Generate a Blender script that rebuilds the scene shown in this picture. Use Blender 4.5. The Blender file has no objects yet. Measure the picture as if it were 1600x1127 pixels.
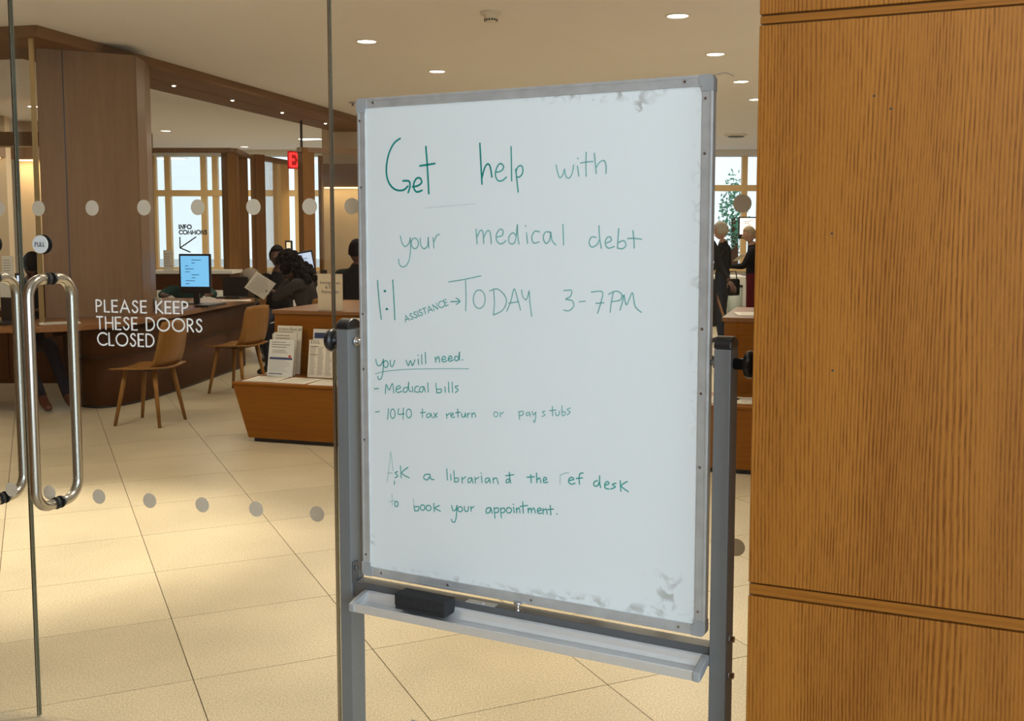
import bpy, bmesh, math, random
from mathutils import Vector, Matrix
random.seed(7)
S=bpy.context.scene; C=S.collection
R=math.radians; PI=math.pi
# ---------------------------------------------------------------- camera
F=1640.0; CX,CY=807.0,505.0; EYE=1.5; PITCH=math.atan(144/F)
cam_d=bpy.data.cameras.new('camera'); cam=bpy.data.objects.new('camera',cam_d); C.objects.link(cam)
cam.location=(0,0,EYE); cam.rotation_euler=(PI/2-PITCH,0,0)
cam_d.sensor_fit='HORIZONTAL'; cam_d.sensor_width=36; cam_d.lens=F*36/1600
cam_d.shift_x=-(CX-800)/1600; cam_d.shift_y=(CY-563.5)/1600
cam_d.clip_start=0.05; cam_d.clip_end=200
S.camera=cam
# ---------------------------------------------------------------- world, exposure, daylight
w=bpy.data.worlds.new('overcast sky'); S.world=w; w.use_nodes=True
bg=w.node_tree.nodes['Background']; bg.inputs[0].default_value=(0.86,0.93,1.0,1); bg.inputs[1].default_value=3.0
S.view_settings.view_transform='Standard'; S.view_settings.look='None'
S.view_settings.exposure=0.10; S.view_settings.gamma=1.0; S.view_settings.use_curve_mapping=False
def area(name,loc,target,sx,sy,power,col):
    l=bpy.data.lights.new(name,'AREA'); l.shape='RECTANGLE'; l.size=sx; l.size_y=sy; l.energy=power; l.color=col
    o=bpy.data.objects.new(name,l); C.objects.link(o); o.location=loc
    o.rotation_euler=(Vector(target)-Vector(loc)).to_track_quat('-Z','Y').to_euler(); return o
area('entrance_daylight',(2.3,-3.6,2.0),(0.2,2.5,1.2),3.2,2.2,112,(0.70,0.92,1.0))
def spot(name,loc,target,power,deg,blend,col,rad=.06):
    l=bpy.data.lights.new(name,'SPOT'); l.energy=power; l.spot_size=R(deg); l.spot_blend=blend; l.color=col; l.shadow_soft_size=rad
    o=bpy.data.objects.new(name,l); C.objects.link(o); o.location=loc
    o.rotation_euler=(Vector(target)-Vector(loc)).to_track_quat('-Z','Y').to_euler(); return o
CEIL=3.1
WARM=(1.0,0.89,0.70)
# hall downlights; those listed first are unseen, added to brighten the ceiling
for (x,y,pw) in [(4.2,5.0,240),(4.6,8.5,220),(6.2,6.5,220),(3.2,2.6,190),(-4.8,5.0,170),(-6,7.2,140),(5,12,160),(-2.3,4.95,520),(-0.25,3.45,250),(1.0,4.6,100),(-0.4,6.2,110),(1.6,8.2,90),(-1.3,8.9,80),(2.0,10.1,80),(-0.6,11.3,80),(2.6,12.2,70),(-2.3,12.5,60)]:
    spot('hall_downlight_and_fill',(x,y,CEIL-.04),(x,y,0),pw,84 if pw!=520 else 50,.75,WARM)
for (x,y,pw) in [(-5,18.6,70),(2.8,18.6,60),(-1.0,5.2,12),(1.5,9.5,50),(-3.5,6.0,40),(-2.0,11.5,40),(-6.5,9,40),(-6,14.0,50),(2.5,15,50)]:  # made-up area fills below the ceiling, brightening hall and far windows
    l=area('hall_fill_area',(x,y,CEIL-.06),(x,y,0),1.2,1.2,pw,WARM)
area('vestibule_ceiling_light',(0.3,0.4,CEIL-.06),(0.3,0.9,0),1.2,.8,14,(.95,.95,.95))

# ---------------------------------------------------------------- helpers
def ray(px,py):
    a=(px-CX)/F; u=(CY-py)/F
    return Vector((a,math.cos(PITCH)+u*math.sin(PITCH),u*math.cos(PITCH)-math.sin(PITCH)))
def at(px,py,Y):
    r=ray(px,py); return Vector((0,0,EYE))+r*(Y/r.y)
def onz(px,py,z):
    r=ray(px,py); return Vector((0,0,EYE))+r*((z-EYE)/r.z)
class Frame:
    def __init__(s,x,y,ang,z=0):
        s.o=Vector((x,y,z)); s.a=ang
        s.M=Matrix.Translation(s.o)@Matrix.Rotation(ang,4,'Z'); s.I=s.M.inverted()
    def hit(s,px,py,yl=0):           # where the sight line meets the plane local y = yl
        r=s.I.to_3x3()@ray(px,py); e=s.I@Vector((0,0,EYE)); return e+r*((yl-e.y)/r.y)
    def loc(s,p): return s.I@Vector(p)
    def w(s,p): return s.M@Vector(p)
def props(o,label=None,cat=None,group=None,kind=None):
    for k,v in (('label',label),('category',cat),('group',group),('kind',kind)):
        if v: o[k]=v
    return o
def empty(name,loc,rz=0,**k):
    o=bpy.data.objects.new(name,None); C.objects.link(o); o.location=loc; o.rotation_euler=(0,0,rz); o.empty_display_size=.1
    return props(o,**k)
class MB:
    def __init__(s): s.v=[];s.f=[];s.m=[];s.mi=0;s.sm=[]
    def add(s,vs,fs,smooth=False):
        n=len(s.v); s.v+=[tuple(v) for v in vs]
        for f in fs: s.f.append(tuple(i+n for i in f)); s.m.append(s.mi); s.sm.append(smooth)
        return s
    def box(s,x0,x1,y0,y1,z0,z1,M=None):
        vs=[Vector((x,y,z)) for z in (z0,z1) for y in (y0,y1) for x in (x0,x1)]
        if M is not None: vs=[M@v for v in vs]
        return s.add(vs,[(0,2,3,1),(4,5,7,6),(0,1,5,4),(2,6,7,3),(0,4,6,2),(1,3,7,5)])
    def prism(s,pts,z0,z1,smooth=False):
        n=len(pts); vs=[(p[0],p[1],z0) for p in pts]+[(p[0],p[1],z1) for p in pts]
        s.add(vs,[tuple(reversed(range(n))),tuple(range(n,2*n))])
        k=len(s.v)-2*n
        for i in range(n):
            s.f.append((k+i,k+(i+1)%n,k+n+(i+1)%n,k+n+i)); s.m.append(s.mi); s.sm.append(smooth)
        return s
    def extrude(s,prof,x0,x1,closed=True):    # profile in (y,z), along x
        n=len(prof); vs=[(x0,p[0],p[1]) for p in prof]+[(x1,p[0],p[1]) for p in prof]
        fs=[(i,(i+1)%n,n+(i+1)%n,n+i) for i in range(n)]+[tuple(reversed(range(n))),tuple(range(n,2*n))]
        return s.add(vs,fs)
    def tube(s,path,rad,seg=12,cap=True,closed=False):
        path=[Vector(p) for p in path]; n=len(path)
        rads=rad if isinstance(rad,(list,tuple)) else [rad]*n
        up=None; vs=[]
        for i,p in enumerate(path):
            a=path[max(i-1,0)]; b=path[min(i+1,n-1)]; t=(b-a).normalized()
            if up is None: up=t.orthogonal().normalized()
            up=(up-t*up.dot(t)).normalized(); bt=t.cross(up)
            for k in range(seg):
                q=2*PI*k/seg; vs.append(p+(up*math.cos(q)+bt*math.sin(q))*rads[i])
        fs=[(i*seg+k,i*seg+(k+1)%seg,(i+1)*seg+(k+1)%seg,(i+1)*seg+k) for i in range(n-1) for k in range(seg)]
        s.add(vs,fs,True)
        if cap:
            b=len(s.v)-n*seg
            for f in (tuple(b+k for k in reversed(range(seg))),tuple(b+(n-1)*seg+k for k in range(seg))): s.f.append(f);s.m.append(s.mi);s.sm.append(False)
        return s
    def lathe(s,prof,c=(0,0,0),axis='Z',seg=24,cap=True):   # profile (r,h)
        vs=[]
        for r,h in prof:
            for k in range(seg):
                q=2*PI*k/seg; a,b=r*math.cos(q),r*math.sin(q)
                v=(a,b,h) if axis=='Z' else ((h,a,b) if axis=='X' else (a,h,b))
                vs.append((v[0]+c[0],v[1]+c[1],v[2]+c[2]))
        n=len(prof)
        s.add(vs,[(i*seg+k,i*seg+(k+1)%seg,(i+1)*seg+(k+1)%seg,(i+1)*seg+k) for i in range(n-1) for k in range(seg)],True)
        b=len(s.v)-n*seg
        for i in ((0,n-1) if cap else ()):
            if prof[i][0]>1e-5: s.f.append(tuple(b+i*seg+k for k in range(seg)));s.m.append(s.mi);s.sm.append(False)
        return s
    def ell(s,c,r,seg=14,rings=9,M=None):
        vs=[];c=Vector(c)
        for i in range(rings+1):
            t=PI*i/rings
            for k in range(seg):
                q=2*PI*k/seg; v=Vector((math.sin(t)*math.cos(q)*r[0],math.sin(t)*math.sin(q)*r[1],math.cos(t)*r[2]))
                if M is not None: v=M@v
                vs.append(v+c)
        return s.add(vs,[(i*seg+k,(i+1)*seg+k,(i+1)*seg+(k+1)%seg,i*seg+(k+1)%seg) for i in range(rings) for k in range(seg)],True)
    def build(s,name,mats,parent=None,bevel=0,local=True,**k):
        me=bpy.data.meshes.new(name); me.from_pydata(s.v,[],s.f)
        if not isinstance(mats,(list,tuple)): mats=[mats]
        for m in mats: me.materials.append(m)
        for p,m,sm in zip(me.polygons,s.m,s.sm): p.material_index=m; p.use_smooth=sm
        bm=bmesh.new(); bm.from_mesh(me); bmesh.ops.remove_doubles(bm,verts=bm.verts,dist=1e-6); bmesh.ops.recalc_face_normals(bm,faces=bm.faces); bm.to_mesh(me); bm.free()
        o=bpy.data.objects.new(name,me); C.objects.link(o)
        if parent: o.parent=parent
        if bevel:
            b=o.modifiers.new('bevel','BEVEL'); b.width=bevel; b.segments=2; b.limit_method='ANGLE'
        return props(o,**k)
def smooth(pts,n=5):
    if len(pts)<3: return pts
    P=[pts[0]]+list(pts)+[pts[-1]]; out=[]
    for i in range(1,len(P)-2):
        a,b,c,d=P[i-1],P[i],P[i+1],P[i+2]
        for k in range(n):
            t=k/n
            out.append(tuple(.5*((2*b[j])+(-a[j]+c[j])*t+(2*a[j]-5*b[j]+4*c[j]-d[j])*t*t+(-a[j]+3*b[j]-3*c[j]+d[j])*t**3) for j in range(len(b))))
    out.append(tuple(pts[-1])); return out
def ribbon(mb,pts,wd,y,y2=None):               # flat stroke in the local xz plane
    pts=[p for i,p in enumerate(pts) if i==0 or (abs(p[0]-pts[i-1][0])+abs(p[1]-pts[i-1][1]))>1e-6]
    if len(pts)==1: pts=[(pts[0][0]-wd/2,pts[0][1]),(pts[0][0]+wd/2,pts[0][1])]
    n=len(pts); L=[];Rr=[]
    for i in range(n):
        a=pts[max(i-1,0)];b=pts[min(i+1,n-1)]; dx,dz=b[0]-a[0],b[1]-a[1]; l=math.hypot(dx,dz) or 1
        nx,nz=-dz/l*wd/2,dx/l*wd/2
        if 0<i<n-1:
            a1=math.atan2(pts[i][1]-a[1],pts[i][0]-a[0]);a2=math.atan2(b[1]-pts[i][1],b[0]-pts[i][0])
            c=abs(math.cos((a2-a1)/2)); c=max(c,.5); nx/=c;nz/=c
        L.append((pts[i][0]+nx,y,pts[i][1]+nz)); Rr.append((pts[i][0]-nx,y,pts[i][1]-nz))
    mb.add(L+Rr,[(i,i+1,n+i+1,n+i) for i in range(n-1)])
    for p in (pts[0],pts[-1]):                 # round ends
        mb.add([(p[0]+wd/2*math.cos(q*PI/4),y-1e-5,p[1]+wd/2*math.sin(q*PI/4)) for q in range(8)],[tuple(range(8))])
def arc(cx,cz,rx,rz,a0,a1,n=12): return [(cx+rx*math.cos(R(a0+(a1-a0)*i/n)),cz+rz*math.sin(R(a0+(a1-a0)*i/n))) for i in range(n+1)]
# single-line capitals, height 1: letter -> (advance, strokes)
CAPS={
'A':(.72,[[(0,0),(.36,1),(.72,0)],[(.13,.33),(.59,.33)]]),
'C':(.78,[arc(.5,.5,.48,.5,48,312,18)]),
'D':(.66,[[(0,0),(0,1)],[(0,1),(.18,1)]+arc(.18,.5,.47,.5,90,-90,14)+[(0,0)]]),
'E':(.42,[[(.42,1),(0,1),(0,0),(.42,0)],[(0,.52),(.38,.52)]]),
'F':(.4,[[(.4,1),(0,1),(0,0)],[(0,.52),(.36,.52)]]),
'G':(.85,[arc(.5,.5,.48,.5,48,340,18)+[(.97,.48),(.6,.48)]]),
'H':(.6,[[(0,0),(0,1)],[(.6,0),(.6,1)],[(0,.52),(.6,.52)]]),
'I':(.02,[[(.01,0),(.01,1)]]),
'K':(.5,[[(0,0),(0,1)],[(.46,1),(.02,.5),(.52,0)]]),
'L':(.38,[[(0,1),(0,0),(.38,0)]]),
'M':(.84,[[(0,0),(.1,1),(.42,.15),(.74,1),(.84,0)]]),
'N':(.66,[[(0,0),(0,1),(.66,0),(.66,1)]]),
'O':(.98,[arc(.49,.5,.49,.5,0,360,24)]),
'P':(.44,[[(0,0),(0,1)],[(0,1),(.16,1)]+arc(.16,.74,.26,.26,90,-90,8)+[(0,.48)]]),
'R':(.46,[[(0,0),(0,1)],[(0,1),(.16,1)]+arc(.16,.75,.26,.25,90,-90,8)+[(0,.5)],[(.16,.5),(.46,0)]]),
'S':(.46,[smooth([(.42,.86),(.3,.99),(.12,.93),(.06,.75),(.2,.58),(.36,.44),(.43,.24),(.3,.03),(.12,.03),(.0,.2)],4)]),
'T':(.5,[[(0,1),(.5,1)],[(.25,1),(.25,0)]]),
'U':(.58,[[(0,1),(0,.3)]+arc(.29,.29,.29,.29,180,360,8)+[(.58,1)]]),
'X':(.56,[[(0,0),(.56,1)],[(.56,0),(0,1)]]),
'Y':(.56,[[(0,1),(.28,.5),(.56,1)],[(.28,.5),(.28,0)]]),
' ':(.3,[])}
def caps(mb,text,x,z,h,wd,y,gap=.2,width=None,dirv=(1,0),sx=1):
    tot=sum(CAPS[c][0]+gap for c in text)-gap
    k=sx if width is None else width/(tot*h)
    cx=0
    for c in text:
        adv,st=CAPS[c]
        for s_ in st:
            pts=[]
            for p in s_:
                u=(cx+p[0])*h*k; v=p[1]*h
                pts.append((x+u*dirv[0]-v*dirv[1],z+u*dirv[1]+v*dirv[0]))
            ribbon(mb,pts,wd,y)
        cx+=adv+gap
def font_text(text,size,mat,parent,M,name='printed_text',ax='LEFT',ext=0.0):
    cu=bpy.data.curves.new(name,'FONT'); cu.body=text; cu.size=size; cu.align_x=ax; cu.extrude=ext; cu.resolution_u=3
    t=bpy.data.objects.new(name,cu); C.objects.link(t); bpy.context.view_layer.update()
    me=bpy.data.meshes.new_from_object(t.evaluated_get(bpy.context.evaluated_depsgraph_get())); bpy.data.objects.remove(t)
    me.materials.clear(); me.materials.append(mat); me.transform(M); me.name=name
    o=bpy.data.objects.new(name,me); C.objects.link(o); o.parent=parent; return o
FACE=Matrix.Rotation(PI/2,4,'X')   # text lying in xy -> standing in xz, read from -y

# ---------------------------------------------------------------- materials
def mat(name,col,rough=.5,metal=0,emit=0,ecol=None,spec=.5,var=0,vscale=30,bump=0,bscale=200,coord='Object',stretch=(1,1,1)):
    m=bpy.data.materials.new(name); m.use_nodes=True; nt=m.node_tree; b=nt.nodes['Principled BSDF']
    b.inputs['Base Color'].default_value=(*col,1); b.inputs['Roughness'].default_value=rough; b.inputs['Metallic'].default_value=metal
    b.inputs['Specular IOR Level'].default_value=spec
    if emit: b.inputs['Emission Color'].default_value=(*(ecol or col),1); b.inputs['Emission Strength'].default_value=emit
    tc=nt.nodes.new('ShaderNodeTexCoord'); mp=nt.nodes.new('ShaderNodeMapping'); mp.inputs['Scale'].default_value=stretch
    nt.links.new(tc.outputs[coord],mp.inputs[0])
    n=nt.nodes.new('ShaderNodeTexNoise'); n.inputs['Scale'].default_value=vscale; n.inputs['Detail'].default_value=4
    nt.links.new(mp.outputs[0],n.inputs['Vector'])
    v=var or .04
    mx=nt.nodes.new('ShaderNodeMix'); mx.data_type='RGBA'
    mx.inputs[6].default_value=(*[c*(1-v) for c in col],1); mx.inputs[7].default_value=(*[min(1,c*(1+v)) for c in col],1)
    nt.links.new(n.outputs[0],mx.inputs[0]); nt.links.new(mx.outputs[2],b.inputs['Base Color'])
    if bump:
        n2=nt.nodes.new('ShaderNodeTexNoise'); n2.inputs['Scale'].default_value=bscale; nt.links.new(mp.outputs[0],n2.inputs['Vector'])
        bp=nt.nodes.new('ShaderNodeBump'); bp.inputs['Strength'].default_value=bump; bp.inputs['Distance'].default_value=.002
        nt.links.new(n2.outputs[0],bp.inputs['Height']); nt.links.new(bp.outputs[0],b.inputs['Normal'])
    return m
def wood(name,light,dark,axis='Z',lines=60,rough=.38,fine=1.0,contrast=1.0,bump=.25):
    m=bpy.data.materials.new(name); m.use_nodes=True; nt=m.node_tree; b=nt.nodes['Principled BSDF']; N=nt.nodes.new; L=nt.links.new; b.inputs['Specular IOR Level'].default_value=.22
    tc=N('ShaderNodeTexCoord'); b.inputs['Roughness'].default_value=rough
    oi=N('ShaderNodeObjectInfo'); ad=N('ShaderNodeVectorMath'); ad.operation='ADD'
    sc=N('ShaderNodeVectorMath'); sc.operation='SCALE'; sc.inputs[0].default_value=(7.1,5.3,3.7); L(oi.outputs['Random'],sc.inputs['Scale'])
    L(tc.outputs['Object'],ad.inputs[0]); L(sc.outputs[0],ad.inputs[1])
    def layer(scale,along,detail,rough_=.6,dist=0):
        mp=N('ShaderNodeMapping'); s=[scale]*3; s['XYZ'.index(axis)]=along; mp.inputs['Scale'].default_value=s
        L(ad.outputs[0],mp.inputs[0]); n=N('ShaderNodeTexNoise'); n.inputs['Scale'].default_value=1; n.inputs['Detail'].default_value=detail
        n.inputs['Roughness'].default_value=rough_; n.inputs['Distortion'].default_value=dist; L(mp.outputs[0],n.inputs['Vector']); return n.outputs[0]
    a=layer(lines*2.2,1.6,3); c=layer(lines*7,14,2); d=layer(5,.5,3)
    def ramp(x,lo,hi):
        r=N('ShaderNodeMapRange'); r.inputs[1].default_value=lo; r.inputs[2].default_value=hi; L(x,r.inputs[0]); return r.outputs[0]
    def mth(op,x,y):
        k=N('ShaderNodeMath'); k.operation=op
        for i,q in enumerate((x,y)):
            if isinstance(q,(int,float)): k.inputs[i].default_value=q
            else: L(q,k.inputs[i])
        return k.outputs[0]
    t=mth('ADD',mth('MULTIPLY',ramp(a,.35,.68),.5*contrast),mth('ADD',mth('MULTIPLY',ramp(c,.4,.75),.28*contrast),mth('MULTIPLY',ramp(d,.3,.7),.34*contrast)))
    mx=N('ShaderNodeMix'); mx.data_type='RGBA'; mx.inputs[6].default_value=(*light,1); mx.inputs[7].default_value=(*dark,1)
    L(t,mx.inputs[0]); L(mx.outputs[2],b.inputs['Base Color'])
    bp=N('ShaderNodeBump'); bp.inputs['Strength'].default_value=bump; bp.inputs['Distance'].default_value=.0008; bp.invert=True
    L(mth('ADD',a,c),bp.inputs['Height']); L(bp.outputs[0],b.inputs['Normal'])
    return m
def wall_oak():
    m=bpy.data.materials.new('oiled oak veneer'); m.use_nodes=True; nt=m.node_tree; b=nt.nodes['Principled BSDF']; N=nt.nodes.new; L=nt.links.new
    b.inputs['Roughness'].default_value=.45; b.inputs['Specular IOR Level'].default_value=.3
    tc=N('ShaderNodeTexCoord')
    def noise(sx,sz,detail,dist=0,rot=0,src=None,rg=.5):
        mp=N('ShaderNodeMapping'); mp.inputs['Scale'].default_value=(sx,1,sz); mp.inputs['Rotation'].default_value=(0,rot,0); L(src or tc.outputs['Object'],mp.inputs[0])
        n=N('ShaderNodeTexNoise'); n.inputs['Scale'].default_value=1; n.inputs['Detail'].default_value=detail; n.inputs['Distortion'].default_value=dist; n.inputs['Roughness'].default_value=rg; L(mp.outputs[0],n.inputs['Vector']); return n.outputs[0]
    def mth(op,x,y,c=False):
        k=N('ShaderNodeMath'); k.operation=op; k.use_clamp=c
        for i,q in enumerate((x,y)):
            if isinstance(q,(int,float)): k.inputs[i].default_value=q
            else: L(q,k.inputs[i])
        return k.outputs[0]
    def rng(x,lo,hi):
        r=N('ShaderNodeMapRange'); r.inputs[1].default_value=lo; r.inputs[2].default_value=hi; L(x,r.inputs[0]); return r.outputs[0]
    # growth rings: x warped slowly along the height, then run through a sine
    sp=N('ShaderNodeSeparateXYZ'); L(tc.outputs['Object'],sp.inputs[0])
    warp=noise(3.2,.9,2); dens=noise(5,.35,1)
    x=mth('ADD',mth('MULTIPLY',sp.outputs[0],880),mth('ADD',mth('MULTIPLY',warp,26),mth('MULTIPLY',dens,90)))
    ring=mth('ADD',mth('MULTIPLY',mth('SINE',x,0),.5),.5)
    pores=rng(noise(420,15,3),.42,.64)            # short vertical pores
    fine=rng(noise(900,70,2),.35,.7)
    fleck=rng(noise(260,34,2,0,.5),.60,.74)       # slanting medullary flecks
    broad=rng(noise(7,.6,3),.32,.68); amp=rng(noise(9,.5,2),.35,.6)
    t=mth('ADD',mth('MULTIPLY',mth('MULTIPLY',ring,mth('ADD',mth('MULTIPLY',pores,.7),.3)),mth('ADD',mth('MULTIPLY',amp,.65),.35)),mth('ADD',mth('MULTIPLY',broad,.36),mth('MULTIPLY',fine,.16)))
    t=mth('SUBTRACT',t,mth('MULTIPLY',fleck,.16),True)
    mx=N('ShaderNodeMix'); mx.data_type='RGBA'; mx.inputs[6].default_value=(.425,.170,.024,1); mx.inputs[7].default_value=(.165,.048,.002,1)
    L(t,mx.inputs[0]); L(mx.outputs[2],b.inputs['Base Color'])
    bp=N('ShaderNodeBump'); bp.inputs['Strength'].default_value=.3; bp.inputs['Distance'].default_value=.0006; bp.invert=True; L(t,bp.inputs['Height']); L(bp.outputs[0],b.inputs['Normal'])
    return m
oak_wall=wall_oak()
oak=wood('oak counter',(.28,.095,.004),(.18,.055,.002),'X',lines=25,rough=.35,contrast=.8)
oak_v=wood('oak upright',(.26,.125,.04),(.15,.065,.018),'Z',lines=20,rough=.4,contrast=.8)
oak_dark=wood('oak column veneer',(.27,.165,.095),(.19,.11,.06),'Z',lines=12,rough=.45,contrast=.7,bump=.1)
oak_soffit=wood('oak soffit',(.25,.14,.075),(.16,.085,.04),'Y',lines=10,rough=.7,contrast=.7,bump=.1)
desk_wood=wood('dark oak desk',(.085,.026,.004),(.05,.014,.0015),'Z',lines=12,rough=.6,contrast=.8)
top_wood=wood('desk top oak',(.28,.13,.055),(.19,.085,.03),'Y',lines=14,rough=.3,contrast=.7)
chair_wood=wood('bent oak ply',(.31,.145,.035),(.21,.09,.018),'Z',lines=22,rough=.35,contrast=.8)
trim_wood=wood('window oak',(.80,.56,.28),(.70,.45,.19),'Z',lines=15,rough=.4,contrast=.6)
ceil_m=mat('warm white ceiling paint',(.90,.90,.94),.85,var=.03,vscale=3)
wall_m=mat('beige wall',(.62,.49,.34),.7,var=.06,vscale=2)
white_wall=mat('white wall',(.80,.78,.73),.7,var=.03,vscale=2)
grout=mat('dark tile joint',(.10,.07,.04),.8)
alu=mat('brushed aluminium frame',(.58,.61,.63),.42,.5,var=.25,vscale=22,stretch=(1,1,1),bump=.05)
alu_tray=mat('satin aluminium tray',(.84,.87,.90),.26,.6,var=.05)
grey_plastic=mat('grey plastic corner',(.36,.375,.39),.45,var=.06)
post_grey=mat('grey powder coated steel',(.20,.215,.225),.42,.15,var=.06,vscale=60,bump=.08,bscale=500)
post_bar=mat('dark grey crossbar',(.13,.135,.14),.38,.3,var=.08)
black_pl=mat('black plastic',(.012,.012,.014),.35)
rubber=mat('black foam',(.022,.022,.024),.95,var=.5,vscale=220,bump=1,bscale=350)
steel=mat('brushed stainless steel',(.56,.54,.50),.24,1,var=.05)
bolt_m=mat('zinc bolt',(.6,.6,.6),.3,1)
screw_m=mat('dark screw',(.15,.15,.15),.4,.8)
white_vinyl=mat('white vinyl lettering',(.93,.93,.90),.5,spec=.2)
dot_m=mat('frosted beige dot',(.60,.52,.40),.7,spec=.2)
sign_white=mat('white enamel disc',(.80,.84,.86),.4)
ink=mat('black print',(.03,.03,.035),.6)
ink_grey=mat('grey print',(.26,.25,.24),.7)
ink_blue=mat('navy print',(.03,.05,.16),.6)
ink_red=mat('red print',(.6,.07,.03),.6)
paper=mat('paper',(.76,.71,.62),.8,var=.03)
paper_cool=mat('cool paper',(.72,.72,.72),.8,var=.03)
acrylic_beige=mat('beige card',(.66,.56,.42),.7)
frost=mat('frosted window panel',(.82,.86,.88),.6,var=.02)
tree_m=mat('green leaves',(.08,.25,.14),.8,var=.5,vscale=6)
teal_glass=mat('teal tinted glazing',(.05,.30,.30),.2)
ground_m=mat('pale pavement',(.55,.55,.53),.9,var=.1)
emit_lamp=mat('lit lamp lens',(1,.95,.85),.5,emit=9,ecol=(1,.93,.8))
emit_small=mat('lit spot lens',(1,.95,.85),.5,emit=7,ecol=(1,.9,.7))
emit_cove=mat('lit cove strip',(1,.8,.45),.5,emit=3.0,ecol=(1,.72,.35))
emit_red=mat('lit red exit letters',(.9,.03,.03),.5,emit=1.6,ecol=(1,.03,.03))
exit_body=mat('red exit panel',(.35,.01,.015),.4,emit=.25,ecol=(1,.0,.01))
screen_blue=mat('lit blue screen',(.25,.55,.8),.3,emit=.85,ecol=(.17,.55,.95))
screen_white=mat('lit white page',(.6,.75,.9),.3,emit=.9,ecol=(.5,.74,.97))
screen_pale=mat('lit pale screen',(.6,.7,.85),.3,emit=.75,ecol=(.50,.62,.88))
dark_dev=mat('black device',(.015,.015,.017),.4)
cloth_black=mat('black cloth',(.012,.012,.014),.9,spec=.08,bump=.3)
cloth_navy=mat('dark blue denim',(.02,.024,.04),.9,spec=.08)
cloth_green=mat('dark green sleeve',(.015,.05,.045),.9,spec=.08)
cloth_grey=mat('grey beige hood',(.19,.155,.125),.9,spec=.08,var=.2)
cloth_red=mat('dark maroon skirt',(.10,.015,.02),.9,spec=.08)
cloth_print=mat('black and cream print',(.05,.045,.045),.9,spec=.08)
shoe_brown=mat('reddish brown shoe',(.10,.03,.02),.5)
skin_d=mat('dark brown skin',(.10,.045,.03),.6)
skin_l=mat('light skin',(.42,.24,.17),.6)
hair_b=mat('black hair',(.008,.007,.007),.8,spec=.08,bump=.6,bscale=90)
hair_w=mat('white grey hair',(.42,.38,.32),.8,spec=.08,bump=.6,bscale=90)
hair_bl=mat('grey blond hair',(.35,.27,.18),.8,spec=.08,bump=.6,bscale=90)
cane_m=mat('tan walking cane',(.38,.18,.08),.4)
tape_m=mat('clear curled tape',(.45,.4,.33),.3)
def ink_mat(name,c): return mat(name,c,.45,var=.35,vscale=90)
teal1=ink_mat('strong teal marker',(.0,.27,.25))
teal2=ink_mat('mid teal marker',(.05,.36,.34))
teal3=ink_mat('faded teal marker',(.19,.47,.46))
teal4=ink_mat('very faded teal marker',(.38,.58,.58))
def glass_mat(name,tint,refl=1.0):
    m=bpy.data.materials.new(name); m.use_nodes=True; nt=m.node_tree; nt.nodes.clear(); N=nt.nodes.new
    out=N('ShaderNodeOutputMaterial'); mx=N('ShaderNodeMixShader'); t=N('ShaderNodeBsdfTransparent'); g=N('ShaderNodeBsdfGlossy'); fr=N('ShaderNodeFresnel')
    nz=N('ShaderNodeTexNoise'); nz.inputs['Scale'].default_value=1.3; bp=N('ShaderNodeBump'); bp.inputs['Strength'].default_value=.02; nt.links.new(nz.outputs[0],bp.inputs['Height']); nt.links.new(bp.outputs[0],g.inputs['Normal'])
    fr.inputs[0].default_value=1.45; t.inputs[0].default_value=(*tint,1); g.inputs['Roughness'].default_value=.01; g.inputs[0].default_value=(refl,refl,refl,1)
    ge=N('ShaderNodeNewGeometry'); mr=N('ShaderNodeMapRange'); mr.inputs[3].default_value=1.45; mr.inputs[4].default_value=1/1.45; nt.links.new(ge.outputs['Backfacing'],mr.inputs[0]); nt.links.new(mr.outputs[0],fr.inputs[0])
    nt.links.new(fr.outputs[0],mx.inputs[0]); nt.links.new(t.outputs[0],mx.inputs[1]); nt.links.new(g.outputs[0],mx.inputs[2]); nt.links.new(mx.outputs[0],out.inputs[0]); return m
glass=glass_mat('clear glass',(.965,.975,.965),.5)
window_glass=glass_mat('bright diffusing window glass',(.65,.67,.67),.5)
glass_far=glass_mat('far clear glass',(.95,.96,.96),.7)
glass_edge=mat('polished glass edge',(.10,.13,.11),.08,.6,spec=1)
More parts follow.
